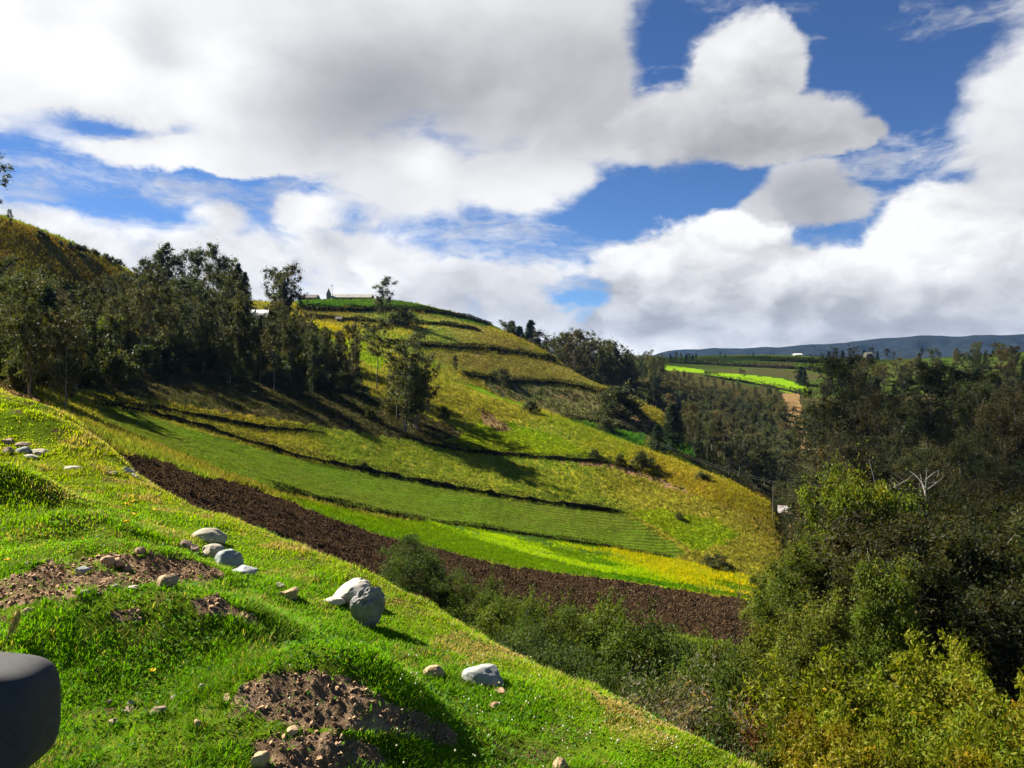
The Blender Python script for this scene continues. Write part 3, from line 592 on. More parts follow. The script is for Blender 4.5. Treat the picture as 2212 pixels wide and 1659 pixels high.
def pine(seed, H=12.0, base=(0.020, 0.034, 0.018)):
    rng = np.random.default_rng(seed); T = Tubes(); T.add([(0, 0, -.3), (0, 0, H * .5), (0, 0, H * .97)], [.14, .09, .02], 6); cl = []
    Cs, As = [], []
    for k in range(26):
        f = 0.08 + 0.9 * k / 26; R = H * 0.21 * (1 - f) ** 0.8 + 0.12
        for b in range(8):
            g = rng.random() * 6.28; r = R * (0.65 + 0.5 * rng.random()); n = 55
            t = rng.random(n) ** 0.6
            p = np.stack([np.cos(g) * r * t, np.sin(g) * r * t, f * H - 0.25 * r * t + rng.normal(size=n) * 0.1], 1) + rng.normal(size=(n, 3)) * 0.12
            Cs.append(p); As.append(np.stack([np.full(n, math.cos(g)), np.full(n, math.sin(g)), np.full(n, .1)], 1) + rng.normal(size=(n, 3)) * .6)
    C, A = np.concatenate(Cs), np.concatenate(As)
    col = np.array(base)[None] * np.clip(1 + .3 * rng.normal(size=len(C)), .4, 2)[:, None]
    V, Q, c = leafcards(C, A, 0.34, 0.10, col, rng)
    return T.mesh('trunk', BARKD), mesh_np('crown', V, Q, col=c, mat=LEAF), H
def shrub(seed, H=2.6, Rr=1.5, n_cl=60, per=230, L=0.075, W=0.028, base=(0.055, 0.075, 0.022), leaf=None, cr=0.30, droop=0.1, hue=0.22, warm=0.1, bark=None, flat=0.0):
    """many stems from the ground, clumps of leaves over a lumpy dome"""
    rng = np.random.default_rng(seed); T = Tubes(); cl = []
    for k in range(n_cl):
        g = rng.random() * 6.283; z = rng.random() ** 0.75
        rr = Rr * math.sqrt(max(0.02, 1 - (z * 0.97) ** 2)) * (0.72 + 0.36 * rng.random()) * (0.85 + 0.3 * math.sin(2 * g + seed))
        p = np.array([math.cos(g) * rr, math.sin(g) * rr, H * (0.06 + 0.86 * z * (0.85 + 0.22 * math.sin(3 * g + seed * 2)))])
        cl.append((p, cr * (0.7 + 0.7 * rng.random())))
        if k % 3 == 0:
            a0 = np.array([rng.normal() * .15 * Rr, rng.normal() * .15 * Rr, -0.15]); T.add(bend(a0, p * 0.97, (0, 0, 0.1), rng, 5), np.linspace(.035, .008, 5) * H / 2.6, 4)
    for k in range(n_cl // 3):
        p = np.array([rng.normal() * Rr * .38, rng.normal() * Rr * .38, H * (.25 + .5 * rng.random())]); cl.append((p, cr * 1.1))
    V, Q, c = clump_leaves(cl, per, L, W, base, rng, droop, 1.0, hue, warm)
    # shoots standing out of the dome
    Cs, As = [], []
    for (p, r) in cl[:n_cl]:
        if rng.random() < 0.75:
            d = p / np.array([Rr, Rr, H]) + np.array([0, 0, .6]) + rng.normal(size=3) * .3; d /= np.linalg.norm(d); n = int(per * .16)
            t = rng.random(n)[:, None]; q = p + d * r * (0.7 + 1.2 * t); Cs.append(q + rng.normal(size=(n, 3)) * L * .6); As.append(d + rng.normal(size=(n, 3)) * .8)
    if Cs:
        C, A = np.concatenate(Cs), np.concatenate(As)
        v2, q2, c2 = leafcards(C, A, L, W, np.array(base)[None] * np.clip(1.1 + .25 * rng.normal(size=len(C)), .5, 2)[:, None], rng)
        Q = np.r_[Q, q2 + len(V)]; V = np.r_[V, v2]; c = np.r_[c, c2]
    return T.mesh('stems', bark or BARKD), mesh_np('foliage', V, Q, col=c, mat=leaf or LEAFN), H
def bare(seed, H=8.0, nb=16, k=2.0, r=0.07, up=0.5, mat=None):
    mat = mat or BARKW
    rng = np.random.default_rng(seed); T = Tubes(); tz = np.linspace(0, 1, 8)
    path = np.stack([np.cumsum(rng.normal(size=8)) * .02 * H, np.cumsum(rng.normal(size=8)) * .02 * H, tz * H - .2], 1); T.add(path, r * (1 - .8 * tz), 6)
    B2 = Tubes()
    for b in range(nb):
        f = .35 + .6 * rng.random(); p0 = np.array([np.interp(f, tz, path[:, i]) for i in range(3)]); g = rng.random() * 6.28; ln = H * .22 * (1.2 - f) * k
        p1 = p0 + np.array([math.cos(g), math.sin(g), up]) * ln; B2.add(bend(p0, p1, (0, 0, .06 * ln), rng, 5), np.linspace(.4, .1, 5) * r, 4)
        for t in range(3):
            q0 = p0 + (p1 - p0) * (.4 + .6 * rng.random()); q1 = q0 + rng.normal(size=3) * ln * .3; B2.add([q0, (q0 + q1) / 2, q1], [r * .14, r * .1, r * .05], 3)
    n0 = T.n; T.V += B2.V; T.Q += [q_ + n0 for q_ in B2.Q]
    return T.mesh('trunk', mat), None, H

PR = {}
def proto(kind):
    if kind in PR: return PR[kind]
    k, s = kind[:-1], int(kind[-1])
    if k == 'euc': r = euc(100 + s, nb=17 + s % 4, low=(.15, .28, .32, .2, .10)[s % 5], width=(.18, .15, .17, .14, .19)[s % 5], base=((.048, .055, .022), (.056, .056, .024), (.042, .052, .026), (.055, .060, .020), (.062, .056, .025))[s % 5], stems=1 + (s % 3 == 0))
    elif k == 'tall': r = euc(200 + s, H=16, nb=17, low=.42, width=.13, per=85, cr=.052, trunk_r=.008)
    elif k == 'slim': r = euc(300 + s, H=12, nb=22, low=.14, width=.09, per=60, cr=.05, base=(.046, .054, .024))
    elif k == 'big': r = euc(400 + s, H=18, nb=26, low=.24, width=.155, per=115, L=.26, W=.10, cr=.056, base=((.046, .054, .022), (.056, .052, .026), (.040, .050, .022))[s % 3], stems=2)
    elif k == 'pine': r = pine(500 + s)
    elif k == 'leafy': r = euc(600 + s, H=8, nb=26, low=.10, width=.20, per=300, L=.15, W=.06, cr=.085, base=((.098, .130, .012), (.090, .108, .015), (.080, .112, .016))[s % 3], leaf=LEAFN, trunk_r=.014, stems=2)
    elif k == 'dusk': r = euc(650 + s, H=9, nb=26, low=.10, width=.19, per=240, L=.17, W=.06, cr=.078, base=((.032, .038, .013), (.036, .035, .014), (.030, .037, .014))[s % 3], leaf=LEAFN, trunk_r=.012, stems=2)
    elif k == 'shrub': r = shrub(700 + s, base=((.046, .072, .017), (.058, .084, .014), (.040, .060, .020), (.068, .092, .013))[s % 4], Rr=(1.5, 1.7, 1.4, 1.6)[s % 4])
    elif k == 'grey': r = shrub(800 + s, H=1.8, Rr=1.3, per=180, L=.06, W=.018, base=(.095, .090, .062), cr=.24, n_cl=70)
    elif k == 'farshrub': r = shrub(900 + s, H=2.5, Rr=1.5, n_cl=34, per=70, L=.24, W=.11, base=((.046, .054, .022), (.058, .064, .020))[s % 2], leaf=LEAF, cr=.42)
    elif k == 'broad': r = shrub(1000 + s, H=3.6, Rr=2.3, n_cl=90, per=430, L=.10, W=.034, base=((.130, .140, .008), (.095, .125, .010), (.135, .125, .010))[s % 3], cr=.42, droop=.7, warm=.07, hue=.28)
    elif k == 'redd': r = shrub(1100 + s, H=2.6, Rr=1.2, n_cl=55, per=120, L=.10, W=.035, base=(.115, .065, .030), cr=.33, droop=.5, warm=.3)
    elif k == 'bare': r = bare(1200 + s, nb=9, k=1.3, r=.05, up=.9) if s else bare(1200, nb=7, k=.5, r=.045, up=1.2, mat=BARKD)
    PR[kind] = r; return r
PARTN = {'shrub': ('stems', 'foliage'), 'grey': ('stems', 'foliage'), 'farshrub': ('stems', 'foliage'), 'broad': ('stems', 'foliage'), 'redd': ('stems', 'foliage'), 'bare': ('trunk', 'branches')}
def plant(kind, x, y, H, label, group=None, name=None, cat=None, rz=None, wide=1.0, z=None):
    t, c, H0 = proto(kind); k = kind[:-1]; a, b = PARTN.get(k, ('trunk', 'crown'))
    nm = name or ('shrub' if b == 'foliage' else 'pine_tree' if k == 'pine' else 'bare_tree' if k == 'bare' else 'eucalyptus_tree' if k in ('euc', 'tall', 'slim', 'big') else 'leafy_tree')
    z = gz(x, y) if z is None else z
    o = empty(nm, (x, y, z), RND.random() * 6.283 if rz is None else rz); s = H / H0; o.scale = (s * wide, s * wide, s)
    tagit(o, label, cat or ('shrub' if b == 'foliage' else 'tree'), group)
    obj(a, t, o)
    if c: obj(b, c, o)
    return o
RND = random.Random(4)
def top_h(u, v, y, zb):
    """height so that a plant at distance y has its top on the line of sight through (u, v)"""
    return P(u, v, y)[2] - zb
def plant_px(kind, u, vb, vt, label, **kw):
    x, y, z = cast(u, vb, None, kw.pop('rmin', 20)); return plant(kind, x, y, max(.4, (vb - vt) / 1737.0 * y), label, z=z, **kw)
def plant_y(kind, u, y, vt, label, **kw):
    x = P(u, 800, y)[0]; zb = gz(x, y); return plant(kind, x, y, max(.5, top_h(u, vt, y, zb)), label, z=zb, **kw)
def pip(poly, u, v):
    r = False; j = len(poly) - 1
    for i in range(len(poly)):
        (xi, yi), (xj, yj) = poly[i], poly[j]
        if (yi > v) != (yj > v) and u < (xj - xi) * (v - yi) / (yj - yi) + xi: r = not r
        j = i
    return r
def scatter_px(poly, n, mind, fn, rmin=20):
    us, vs = [p[0] for p in poly], [p[1] for p in poly]; got = []; tries = 0
    while len(got) < n and tries < n * 40:
        tries += 1; u, v = RND.uniform(min(us), max(us)), RND.uniform(min(vs), max(vs))
        if not pip(poly, u, v): continue
        x, y, z = cast(u, v, None, rmin)
        if any((x - a) ** 2 + (y - b) ** 2 < mind * mind for a, b in got): continue
        got.append((x, y)); fn(u, v, x, y, z)

# --- wood on the left slope
def leftwood(u, v, x, y, z):
    if 515 < u < 600 and 672 < v < 790: return
    H = RND.choice([6, 7.5, 9, 10.5, 12.5]) * RND.uniform(.9, 1.1) * (0.75 if u < 300 else 1)
    H = min(H, (v - np.interp(u, [0, 250, 330, 540, 570, 640, 700, 770], [600, 610, 585, 590, 655, 690, 715, 730]) + RND.uniform(-15, 25)) / 1737 * y)
    if H < 3.2: return
    k = RND.choice(['euc0', 'euc1', 'euc2', 'euc3', 'euc4', 'euc1', 'slim0', 'slim1', 'tall1'])
    plant(k, x, y, H, 'dark eucalyptus in the shaded wood on the left slope, its crown lost among its neighbours', group='eucalyptus trees of the left wood', z=z, wide=RND.uniform(.75, 1.05))
scatter_px([(-60,690),(60,690),(200,690),(330,670),(520,680),(600,715),(690,770),(755,810),(770,860),(640,858),(520,835),(430,805),(330,800),(250,800),(180,850),(60,860),(-60,800)], 140, 3.9, leftwood, 60)
for u, vb, vt, k, lab in [
  (315,668,560,'euc3','leftmost eucalyptus of the row standing against the sky left of the hilltop'),
  (338,668,541,'slim0','pointed eucalyptus second from the left in the skyline row'),
  (365,670,529,'slim1','tall pointed eucalyptus with a spire crown, third in the skyline row'),
  (384,672,552,'euc1','small thin crowned eucalyptus between the spire and the round crowns of the skyline row'),
  (405,675,548,'euc2','eucalyptus with a loose crown in the middle of the skyline row'),
  (428,676,544,'euc1','round crowned eucalyptus just left of the tallest tree of the skyline row'),
  (457,680,531,'tall0','tallest eucalyptus of the skyline row with a bare lower trunk'),
  (476,682,560,'euc4','eucalyptus with drooping branches right of the tallest skyline tree'),
  (497,688,572,'euc0','grey green eucalyptus left of the dark pines on the skyline'),
  (516,690,566,'pine0','dark pointed pine on the skyline right of the eucalyptus row'),
  (530,692,585,'pine1','smaller dark pine beside the pointed pine on the skyline'),
  (596,698,586,'euc2','eucalyptus standing just left of the white roofed house'),
  (606,706,590,'euc3','left one of the two joined eucalyptus right of the white roofed house'),
  (626,708,574,'euc1','right taller one of the two joined eucalyptus right of the white roofed house'),
  (655,715,640,'euc4','low eucalyptus at the left end of the bright hilltop field')]:
    plant_px(k, u, vb, vt, lab, wide=1.15, rmin=60)
for u, vb, vt, k, lab, w in [
  (140,882,690,'euc4','sparkling leaved tree at the left edge of the crop field',1.0),(60,850,600,'big0','big dark tree low on the left slope',1.0),(105,830,610,'pine2','blackish conifer shape in the left wood',1.4),
  (15,800,560,'big2','dark tall tree at the left frame edge of the slope',1.0),(240,760,686,'leafy0','small yellow green tree among the dark trees of the left wood',1.3)]:
    plant_px(k, u, vb, vt, lab, wide=w, rmin=40)
plant_y('tall2', -42, 150, 330, 'tree at the left frame edge whose leafy branch shows against the sky', wide=1.5)
plant_y('slim2', 28, 166, 452, 'thin sparse tree on the crest of the left hill', wide=1.3)
for i, (u, vb, vt) in enumerate([(88,516,498),(100,518,505),(152,538,524),(168,541,527),(180,547,531),(205,553,538),(228,561,548),(240,567,554),(256,575,560),(178,560,545),(130,530,520)]):
    plant_px('farshrub%d' % (i % 2), u, vb, vt, 'small round bush along the crest of the left hill', group='bushes on the left crest', wide=1.1, rmin=60)

scatter_px([(-60,720),(120,700),(330,690),(520,700),(650,730),(745,800),(750,845),(640,848),(500,830),(400,800),(330,800),(200,850),(60,850),(-60,800)], 75, 3.0,
           lambda u, v, x, y, z: plant('farshrub%d' % RND.randint(0, 1), x, y, RND.uniform(2.0, 4.2), 'dark bush filling the ground under the left wood', group='bushes under the left wood', z=z, wide=RND.uniform(.9, 1.4)), 60)
# --- the main hillside
for u, vb, vt, k, lab, w in [
  (834,702,603,'tall0','lone tall tree with bare trunk on the hilltop right of the long shed',1.45),
  (820,700,640,'euc1','smaller tree leaning beside the lone tall hilltop tree',1.1),
  (876,935,745,'euc0','tallest of the clump of trees in the middle of the slope',1.1),(903,930,762,'euc3','tree at the right of the clump in the middle of the slope',1.25),
  (858,905,785,'euc1','smaller tree at the left of the clump in the middle of the slope',1.1),(925,893,772,'euc4','short bushy tree behind the right of the mid slope clump',1.2),(885,905,800,'slim1','slim tree within the mid slope clump',1.1),
  (812,842,694,'tall1','thin tree with a long bare trunk left of the mid slope clump',1.2),
  (795,760,700,'euc2','dense round tree on the yellow slope below the hut',1.5),(772,750,712,'euc0','bushy tree left of the dense round tree on the yellow slope',1.3),
  (735,800,715,'slim0','slim tree at the right end of the left wood',1.3),(768,800,735,'euc3','small tree on the slope left of the long bare trunk',1.1),
  (985,805,768,'slim1','little tree by the green patch on the middle terrace',1.3),(1088,862,797,'euc1','single tree above the bright green sliver',1.2),
  (900,790,720,'euc2','tree in the middle of the slope above the clump',1.2)]:
    plant_px(k, u, vb, vt, lab, wide=w, rmin=60)
for i, (u, vb, vt, lab, w) in enumerate([
  (1146,890,866,'dark round bush at the lower end of the bright green sliver',1.2),(1080,825,797,'broad dark bush on the back terrace',1.6),(1336,900,836,'dark bushes on the nose of the back slope',1.3),
  (1390,1014,976,'dark round bush on the yellow ridge',1.2),(1339,1006,982,'small upright bush left of the round ridge bush',0.8),(1518,1035,1018,'low bush cluster along the yellow ridge',1.6),
  (1468,1122,1108,'tiny dark bush alone on the yellow pasture',1.2),(785,1015,996,'small bush on the bank above the crop field',1.0),(1285,988,972,'faint bush beside the terrace end',1.1),
  (870,705,668,'dark bush right of the lone hilltop tree',1.6),(852,700,676,'bush left of the hut among the hilltop trees',1.2),(658,735,690,'dark bush above the yellow flower patch',1.4),
  (1310,935,905,'bush above the cabbage rows',1.3),(1545,1225,1200,'scrub at the foot of the yellow pasture',2.2),(960,905,880,'low bush near the bare earth',1.0),(800,905,885,'low bush beneath the thin tree',1.0)]):
    plant_px('farshrub%d' % (i % 2), u, vb, vt, lab, wide=w, rmin=60)
plant_y('pine2', 1632, 97, 1185, 'dark green bushes at the right end of the yellow flowered strip', wide=2.2, name='shrub', cat='shrub')

# --- trees behind the hill and across the gully
for u, y, vt, k, lab in [
  (1092,285,700,'euc0','leftmost tree peeping over the right shoulder of the hill'),(1106,290,690,'pine0','small spire of a tree behind the right shoulder of the hill'),(1122,285,702,'pine1','dark short conifer behind the shoulder of the hill'),
  (1146,280,688,'pine2','tall dense dark tree behind the shoulder of the hill'),(1166,278,716,'euc3','lower dark tree right of the tall dense tree behind the hill')]:
    plant_y(k, u, y, vt, lab, wide=1.6)
for i, (u, vt) in enumerate([(1185,742),(1198,733),(1212,725),(1226,722),(1241,719),(1256,729),(1270,738),(1284,741),(1298,752),(1312,748),(1324,758),(1338,766),(1352,772),(1368,780),(1215,750),(1240,748),(1265,758),(1290,770),(1315,778),(1340,785),(1205,755),(1330,775)]):
    plant_y(('euc%d' % (i % 5)), u, RND.uniform(250, 300), vt, 'eucalyptus of the wood descending behind the hill, crown against the low cloud', group='eucalyptus behind the hill', wide=1.25)
FAR = []
def far_tree(kind, x, y, H, label, group=None, z=None, wide=1.0): FAR.append((kind, x, y, gz(x, y) if z is None else z, H, wide, RND.random() * 6.283))
def across(u, v, x, y, z):
    far_tree(RND.choice(['euc0', 'euc1', 'euc2', 'euc3', 'euc4', 'slim0', 'slim1']), x, y, RND.uniform(6.5, 10.5) * np.interp(v, [800, 850, 890, 960], [.35, .4, .8, 1.0]) if u > 1430 else RND.uniform(6, 9.5), 'olive brown eucalyptus in the dense wood across the gully', group='eucalyptus across the gully', z=z, wide=RND.uniform(1.1, 1.5))
scatter_px([(1320,800),(1400,800),(1440,810),(1560,835),(1680,858),(1690,930),(1712,1000),(1715,1075),(1660,1075),(1600,1040),(1520,1000),(1500,985),(1480,940),(1440,900),(1350,845)], 190, 4.2, across, 150)
plant_px('pine0', 1452, 975, 868, 'dark green dense conifer at the edge of the gully wood', wide=1.7, rmin=130)
plant_px('pine1', 1420, 985, 915, 'dark shrubby conifer between the two cabbage plots', wide=2.2, rmin=130)
for i, (u, y, vt, w) in enumerate([(1448,520,763,1.2),(1460,520,760,1.2),(1471,520,764,1),(1482,520,763,1.6),(1489,520,764,1.6),(1496,520,765,1.6),(1503,520,764,1.4),(1556,540,761,1.4),(1566,540,763,1.2),(1618,550,764,1.3),(1627,550,762,1.5),(1600,420,796,1.5),(1608,420,800,1.3),
    (1790,520,757,1.6),(1805,520,752,1.6),(1820,520,755,1.6),(1836,515,752,1.6),(1850,515,750,1.6),(1866,510,754,1.6),(1880,510,752,1.6),(1895,505,757,1.4),(1915,500,753,1.6),(1930,500,760,1.3),(1730,400,790,1.6),(1720,400,800,1.6),(1738,395,797,1.6),(1990,520,752,1),(2062,500,762,1.3),(2078,500,764,1.3),(2130,480,757,1.6),(2145,480,754,1.6),(2160,480,756,1.6),(2178,470,758,1.6),(2195,470,757,1.6),(2212,470,760,1.6),(2120,470,762,1.5)]):
    plant_y(['pine0', 'euc1', 'euc4', 'pine1', 'euc2'][i % 5], u, y, vt, 'distant dark tree on the far green rise', group='trees on the far rise', wide=w)
def farright(u, v, x, y, z):
    far_tree(RND.choice(['euc0', 'euc1', 'euc2', 'euc3', 'euc4', 'pine0']), x, y, RND.uniform(7, 11), 'dark tree on the shaded far slope at the right', group='trees on the shaded far slope', z=z, wide=RND.uniform(1.2, 1.7))
scatter_px([(1770,830),(1830,800),(1900,815),(1960,800),(2050,785),(2130,778),(2240,775),(2240,960),(2180,960),(2100,890),(2000,880),(1930,880),(1850,900),(1780,900)], 120, 6, farright, 180)

# --- gully on the right
for u, y, vt, k, lab, w in [
  (1838,150,772,'big0','tall dark eucalyptus rising highest above the gully wood',1.15),(1995,165,795,'tall0','tall thin tree with a long pale trunk at the right of the gully',1.5),(2050,170,800,'tall1','tall thin tree right of the pale trunk',1.5),(1765,170,880,'big2','dark tree right of the bare clearing',1.0),
  (1900,140,850,'big1','broad dark tree right of the highest gully tree',1.0),(1950,130,880,'big2','dark tree left of the tall pale trunk',1.0),(2120,120,830,'big0','large dark tree towards the right frame edge',1.0),(2200,110,860,'big1','dark tree cut by the right frame edge above the gully',1.1),
  (1790,120,985,'big1','dark olive tree above the pale dead branches',1.1),(2180,85,1010,'big2','olive tree at the right frame edge halfway down',1.1),(2080,95,960,'big0','dark tree left of the right edge olive tree',1.1)]:
    plant_y(k, u, y, vt, lab, wide=w)
def gully():
    got = []; n = 0; tr = 0
    lim = [(1660, 1085), (1700, 1010), (1760, 930), (1800, 880), (1850, 860), (1950, 880), (2050, 860), (2300, 860)]
    while n < 95 and tr < 6000:
        tr += 1; y = math.exp(RND.uniform(math.log(34), math.log(190))); u = RND.uniform(1690 if y > 75 else 1790, 2270); x = P(u, 800, y)[0]
        if y < 60 and u < 1860: continue
        if any((x - a) ** 2 + (y - b) ** 2 < (2.2 + y * .022) ** 2 for a, b in got): continue
        zb = gz(x, y); vl = np.interp(u, [q[0] for q in lim], [q[1] for q in lim]) + (0 if y > 110 else (110 - y) * 4.2)
        H = min(RND.uniform(8, 16), P(u, vl + RND.uniform(0, 60), y)[2] - zb)
        if H < 3.5: continue
        got.append((x, y)); n += 1
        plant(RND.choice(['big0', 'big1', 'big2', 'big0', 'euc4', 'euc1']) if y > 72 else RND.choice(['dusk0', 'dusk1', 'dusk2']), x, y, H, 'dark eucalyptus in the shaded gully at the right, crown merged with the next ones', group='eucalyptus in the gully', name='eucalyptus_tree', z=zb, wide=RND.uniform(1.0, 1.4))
gully()
for u, y, vt, k, lab, w in [
  (1835,48,1058,'leafy0','sunlit yellow green tree with a rounded crown in the gully',.78),(1745,42,1215,'leafy2','light green tree at the right end of the ploughed strip',1.1),(1690,46,1235,'leafy1','small light green tree covering the end of the flowered strip',.9),
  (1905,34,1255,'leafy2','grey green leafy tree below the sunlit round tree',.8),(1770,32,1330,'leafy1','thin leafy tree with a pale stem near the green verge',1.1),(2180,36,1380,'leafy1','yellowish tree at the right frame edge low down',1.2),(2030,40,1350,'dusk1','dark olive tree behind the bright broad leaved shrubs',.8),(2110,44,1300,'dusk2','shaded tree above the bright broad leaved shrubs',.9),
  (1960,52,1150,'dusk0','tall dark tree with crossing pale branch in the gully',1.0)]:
    plant_y(k, u, y, vt, lab, wide=w)
for i, (u, y, vt, lab) in enumerate([(1592,24,1195,'thin bare pole of a dead tree before the ploughed strip'),(1885,70,985,'dead tree with bleached leaning branches in the gully'),(2020,75,1000,'bare grey twigged tree in the dark part of the gully'),(1700,16,1500,'grey bare bush stems at the foot of the bank'),(2000,45,1160,'bare branch tree showing against the yellow glimpse')]):
    plant_y('bare%d' % i, u, y, vt, lab, wide=.8 if i == 0 else 1.3)

def far_wood():
    rng = np.random.default_rng(8); Vs, Qs, Cs, n = [], [], [], 0; Vt, Qt, nt = [], [], 0
    for (k, x, y, z, H, w, rz) in FAR:
        t, c, H0 = proto(k); s = H / H0; ca, sa = math.cos(rz), math.sin(rz); R_ = np.array([[ca * s * w, sa * s * w, 0], [-sa * s * w, ca * s * w, 0], [0, 0, s]])
        for me, isleaf in ((c, True), (t, False)):
            co = np.empty(len(me.vertices) * 3, np.float32); me.vertices.foreach_get('co', co)
            q = np.empty(len(me.loops), np.int32); me.loops.foreach_get('vertex_index', q); q = q.reshape(-1, 4)
            V = co.reshape(-1, 3) @ R_ + np.array([x, y, z])
            if isleaf:
                cc = np.empty(len(me.vertices) * 4, np.float32); me.attributes['Col'].data.foreach_get('color', cc); cc = cc.reshape(-1, 4)[:, :3] * rng.uniform(.7, 1.35) * np.array([1 + .12 * rng.normal(), 1, 1])
                Vs.append(V); Qs.append(q + n); Cs.append(cc); n += len(V)
            else: Vt.append(V); Qt.append(q + nt); nt += len(V)
    o = tagit(obj('forest', mesh_np('forest', np.concatenate(Vs), np.concatenate(Qs), col=np.concatenate(Cs), mat=LEAF)), 'dense olive brown wood covering the slope across the gully', 'forest', kind='stuff')
    obj('trunks', mesh_np('trunks', np.concatenate(Vt), np.concatenate(Qt), mat=BARK, smooth=True), o)['kind'] = 'stuff'
far_wood()

# --- shrubs right below the bank
for u, y, vt, k, lab, w in [
  (890,27,1158,'shrub0','dark rounded shrub between the bank and the ploughed strip',1.2),(960,26,1225,'shrub2','small shrub at the right foot of the dark rounded shrub',1.0),
  (1040,25,1250,'shrub1','green shrub right of the dark rounded shrub',1.1),(1110,24,1268,'shrub3','shrub with bright green leaves behind the bank edge',1.1),(1180,22,1300,'shrub1','olive shrub left of the tallest shrub of the thicket',1.1),
  (1275,23,1283,'shrub3','tallest green shrub of the thicket below the bank',1.15),(1365,22,1330,'shrub1','olive shrub right of the tallest shrub of the thicket',1.15),(1450,22,1370,'shrub0','dull shrub before the dark end of the ploughed strip',1.1),
  (1520,21,1385,'shrub3','pale green shrub beside the bare pole',1.0),(1130,18,1340,'shrub2','dark shrub close behind the bank edge',.9),(1230,17,1385,'shrub2','shadowed shrub deep behind the bank edge',.9),(1320,15.5,1420,'shrub0','shadowed low shrub below the tall thicket',.9),
  (1435,13,1472,'grey0','grey leaved shrub just over the bank edge',1.0),(1480,13.5,1500,'grey1','smaller grey shrub right of the grey leaved shrub',.8),
  (1575,18,1420,'shrub1','yellow green bush right of the grey shrub',.9),(1645,18,1400,'shrub3','green bush below the thin leafy tree',1.0),(1665,15,1500,'redd0','reddish leaved bush left of the bright broad leaved shrubs',1.0),(1590,13,1530,'shrub1','small round green bush under the reddish one',.7),
  (1610,11.5,1600,'shrub2','dark low bush at the bottom behind the bank',.7),(1700,12.5,1560,'redd1','brown leaved bush at the bottom of the bank',.7),
  (1970,14,1425,'broad0','large bright broad leaved shrub at the lower right',1.1),(2085,15,1455,'broad1','yellow green broad leaved shrub right of the largest one',1.05),(1860,13,1500,'broad1','broad leaved shrub left of the largest one',1.0),(1770,11.5,1560,'broad2','broad leaved shrub with olive leaves at the bottom',.8),
  (2195,14,1530,'broad2','broad leaved shrub cut by the right frame edge',1.0),(1980,10.5,1560,'broad0','nearest broad leaved shrub at the bottom right',.9),(2120,11,1570,'broad1','broad leaved shrub in the bottom right corner',.9),(2200,22,1440,'broad0','yellowish broad leaved shrub higher at the right frame edge',.9),(1850,10.5,1590,'broad2','broad leaved shrub at the bottom edge',.8)]:
    plant_y(k, u, y, vt, lab, wide=w)
# ------------------------------------------------------------------ stones
ROUND = []
def rockmat(name, a, b, s=9, pits=0.0, rough=0.9, bump=0.5):
    m, B, out = newmat(name)
    tc = B.new('ShaderNodeTexCoord').outputs['Object']; loc = B.new('ShaderNodeObjectInfo').outputs['Location']
    vec = B.v('ADD', tc, loc)
    n = B.noise(vec, s, 6, 0.62); n2 = B.noise(vec, s * 7, 4, 0.6); n3 = B.noise(vec, s * 0.5, 3, 0.5)
    c = B.mix(B.smooth(n, 0.35, 0.68), a, b)
    c = B.mix(B.smooth(n2, 0.60, 0.72, 0, 0.45), c, tuple(x * 0.45 for x in a))
    c = B.v('SCALE', c, scale=B.m('ADD', 0.8, B.m('MULTIPLY', n3, 0.4)))
    h = B.m('ADD', B.m('MULTIPLY', n, 0.7), B.m('MULTIPLY', n2, 0.3))
    bp = B.new('ShaderNodeBump'); bp.inputs['Strength'].default_value = bump; bp.inputs['Distance'].default_value = 0.02; B.put(bp.inputs['Height'], h)
    d = B.new('ShaderNodeBsdfPrincipled'); B.put(d.inputs['Base Color'], c); d.inputs['Roughness'].default_value = rough; d.inputs['Specular IOR Level'].default_value = 0.2
    B.put(d.inputs['Normal'], bp.outputs[0]); m.node_tree.links.new(d.outputs[0], out.inputs[0]); return m
RM = {'pale': rockmat('pale_stone', (0.36, 0.32, 0.24), (0.26, 0.23, 0.17)), 'white': rockmat('white_stone', (0.42, 0.385, 0.33), (0.31, 0.285, 0.245)), 'grey': rockmat('grey_stone', (0.25, 0.26, 0.24), (0.18, 0.19, 0.18)),
      'blue': rockmat('blue_grey_stone', (0.25, 0.275, 0.265), (0.17, 0.19, 0.19)), 'tan': rockmat('tan_stone', (0.38, 0.265, 0.15), (0.27, 0.185, 0.105)), 'red': rockmat('reddish_stone', (0.40, 0.23, 0.14), (0.28, 0.16, 0.10)),
      'brown': rockmat('brown_stone', (0.24, 0.17, 0.12), (0.15, 0.11, 0.08)), 'streak': rockmat('streaked_stone', (0.36, 0.36, 0.37), (0.15, 0.16, 0.17), 16), 'pit': rockmat('pitted_grey_stone', (0.23, 0.226, 0.21), (0.13, 0.128, 0.122), 9, bump=1.0)}
import bmesh
def ico():
    bm = bmesh.new(); bmesh.ops.create_icosphere(bm, subdivisions=4, radius=1.0)
    v = np.array([x.co[:] for x in bm.verts]); f = np.array([[y.index for y in x.verts] for x in bm.faces]); bm.free(); return v, f
ICO_V, ICO_F = ico()
def n3(p, s, seed): return (vn(p[:, 0] * s + 7, p[:, 1] * s + p[:, 2] * s * .71, seed) + vn(p[:, 2] * s + 3, p[:, 0] * s * .8 - p[:, 1] * s * .6 + 9, seed + 1)) * .5 - .5
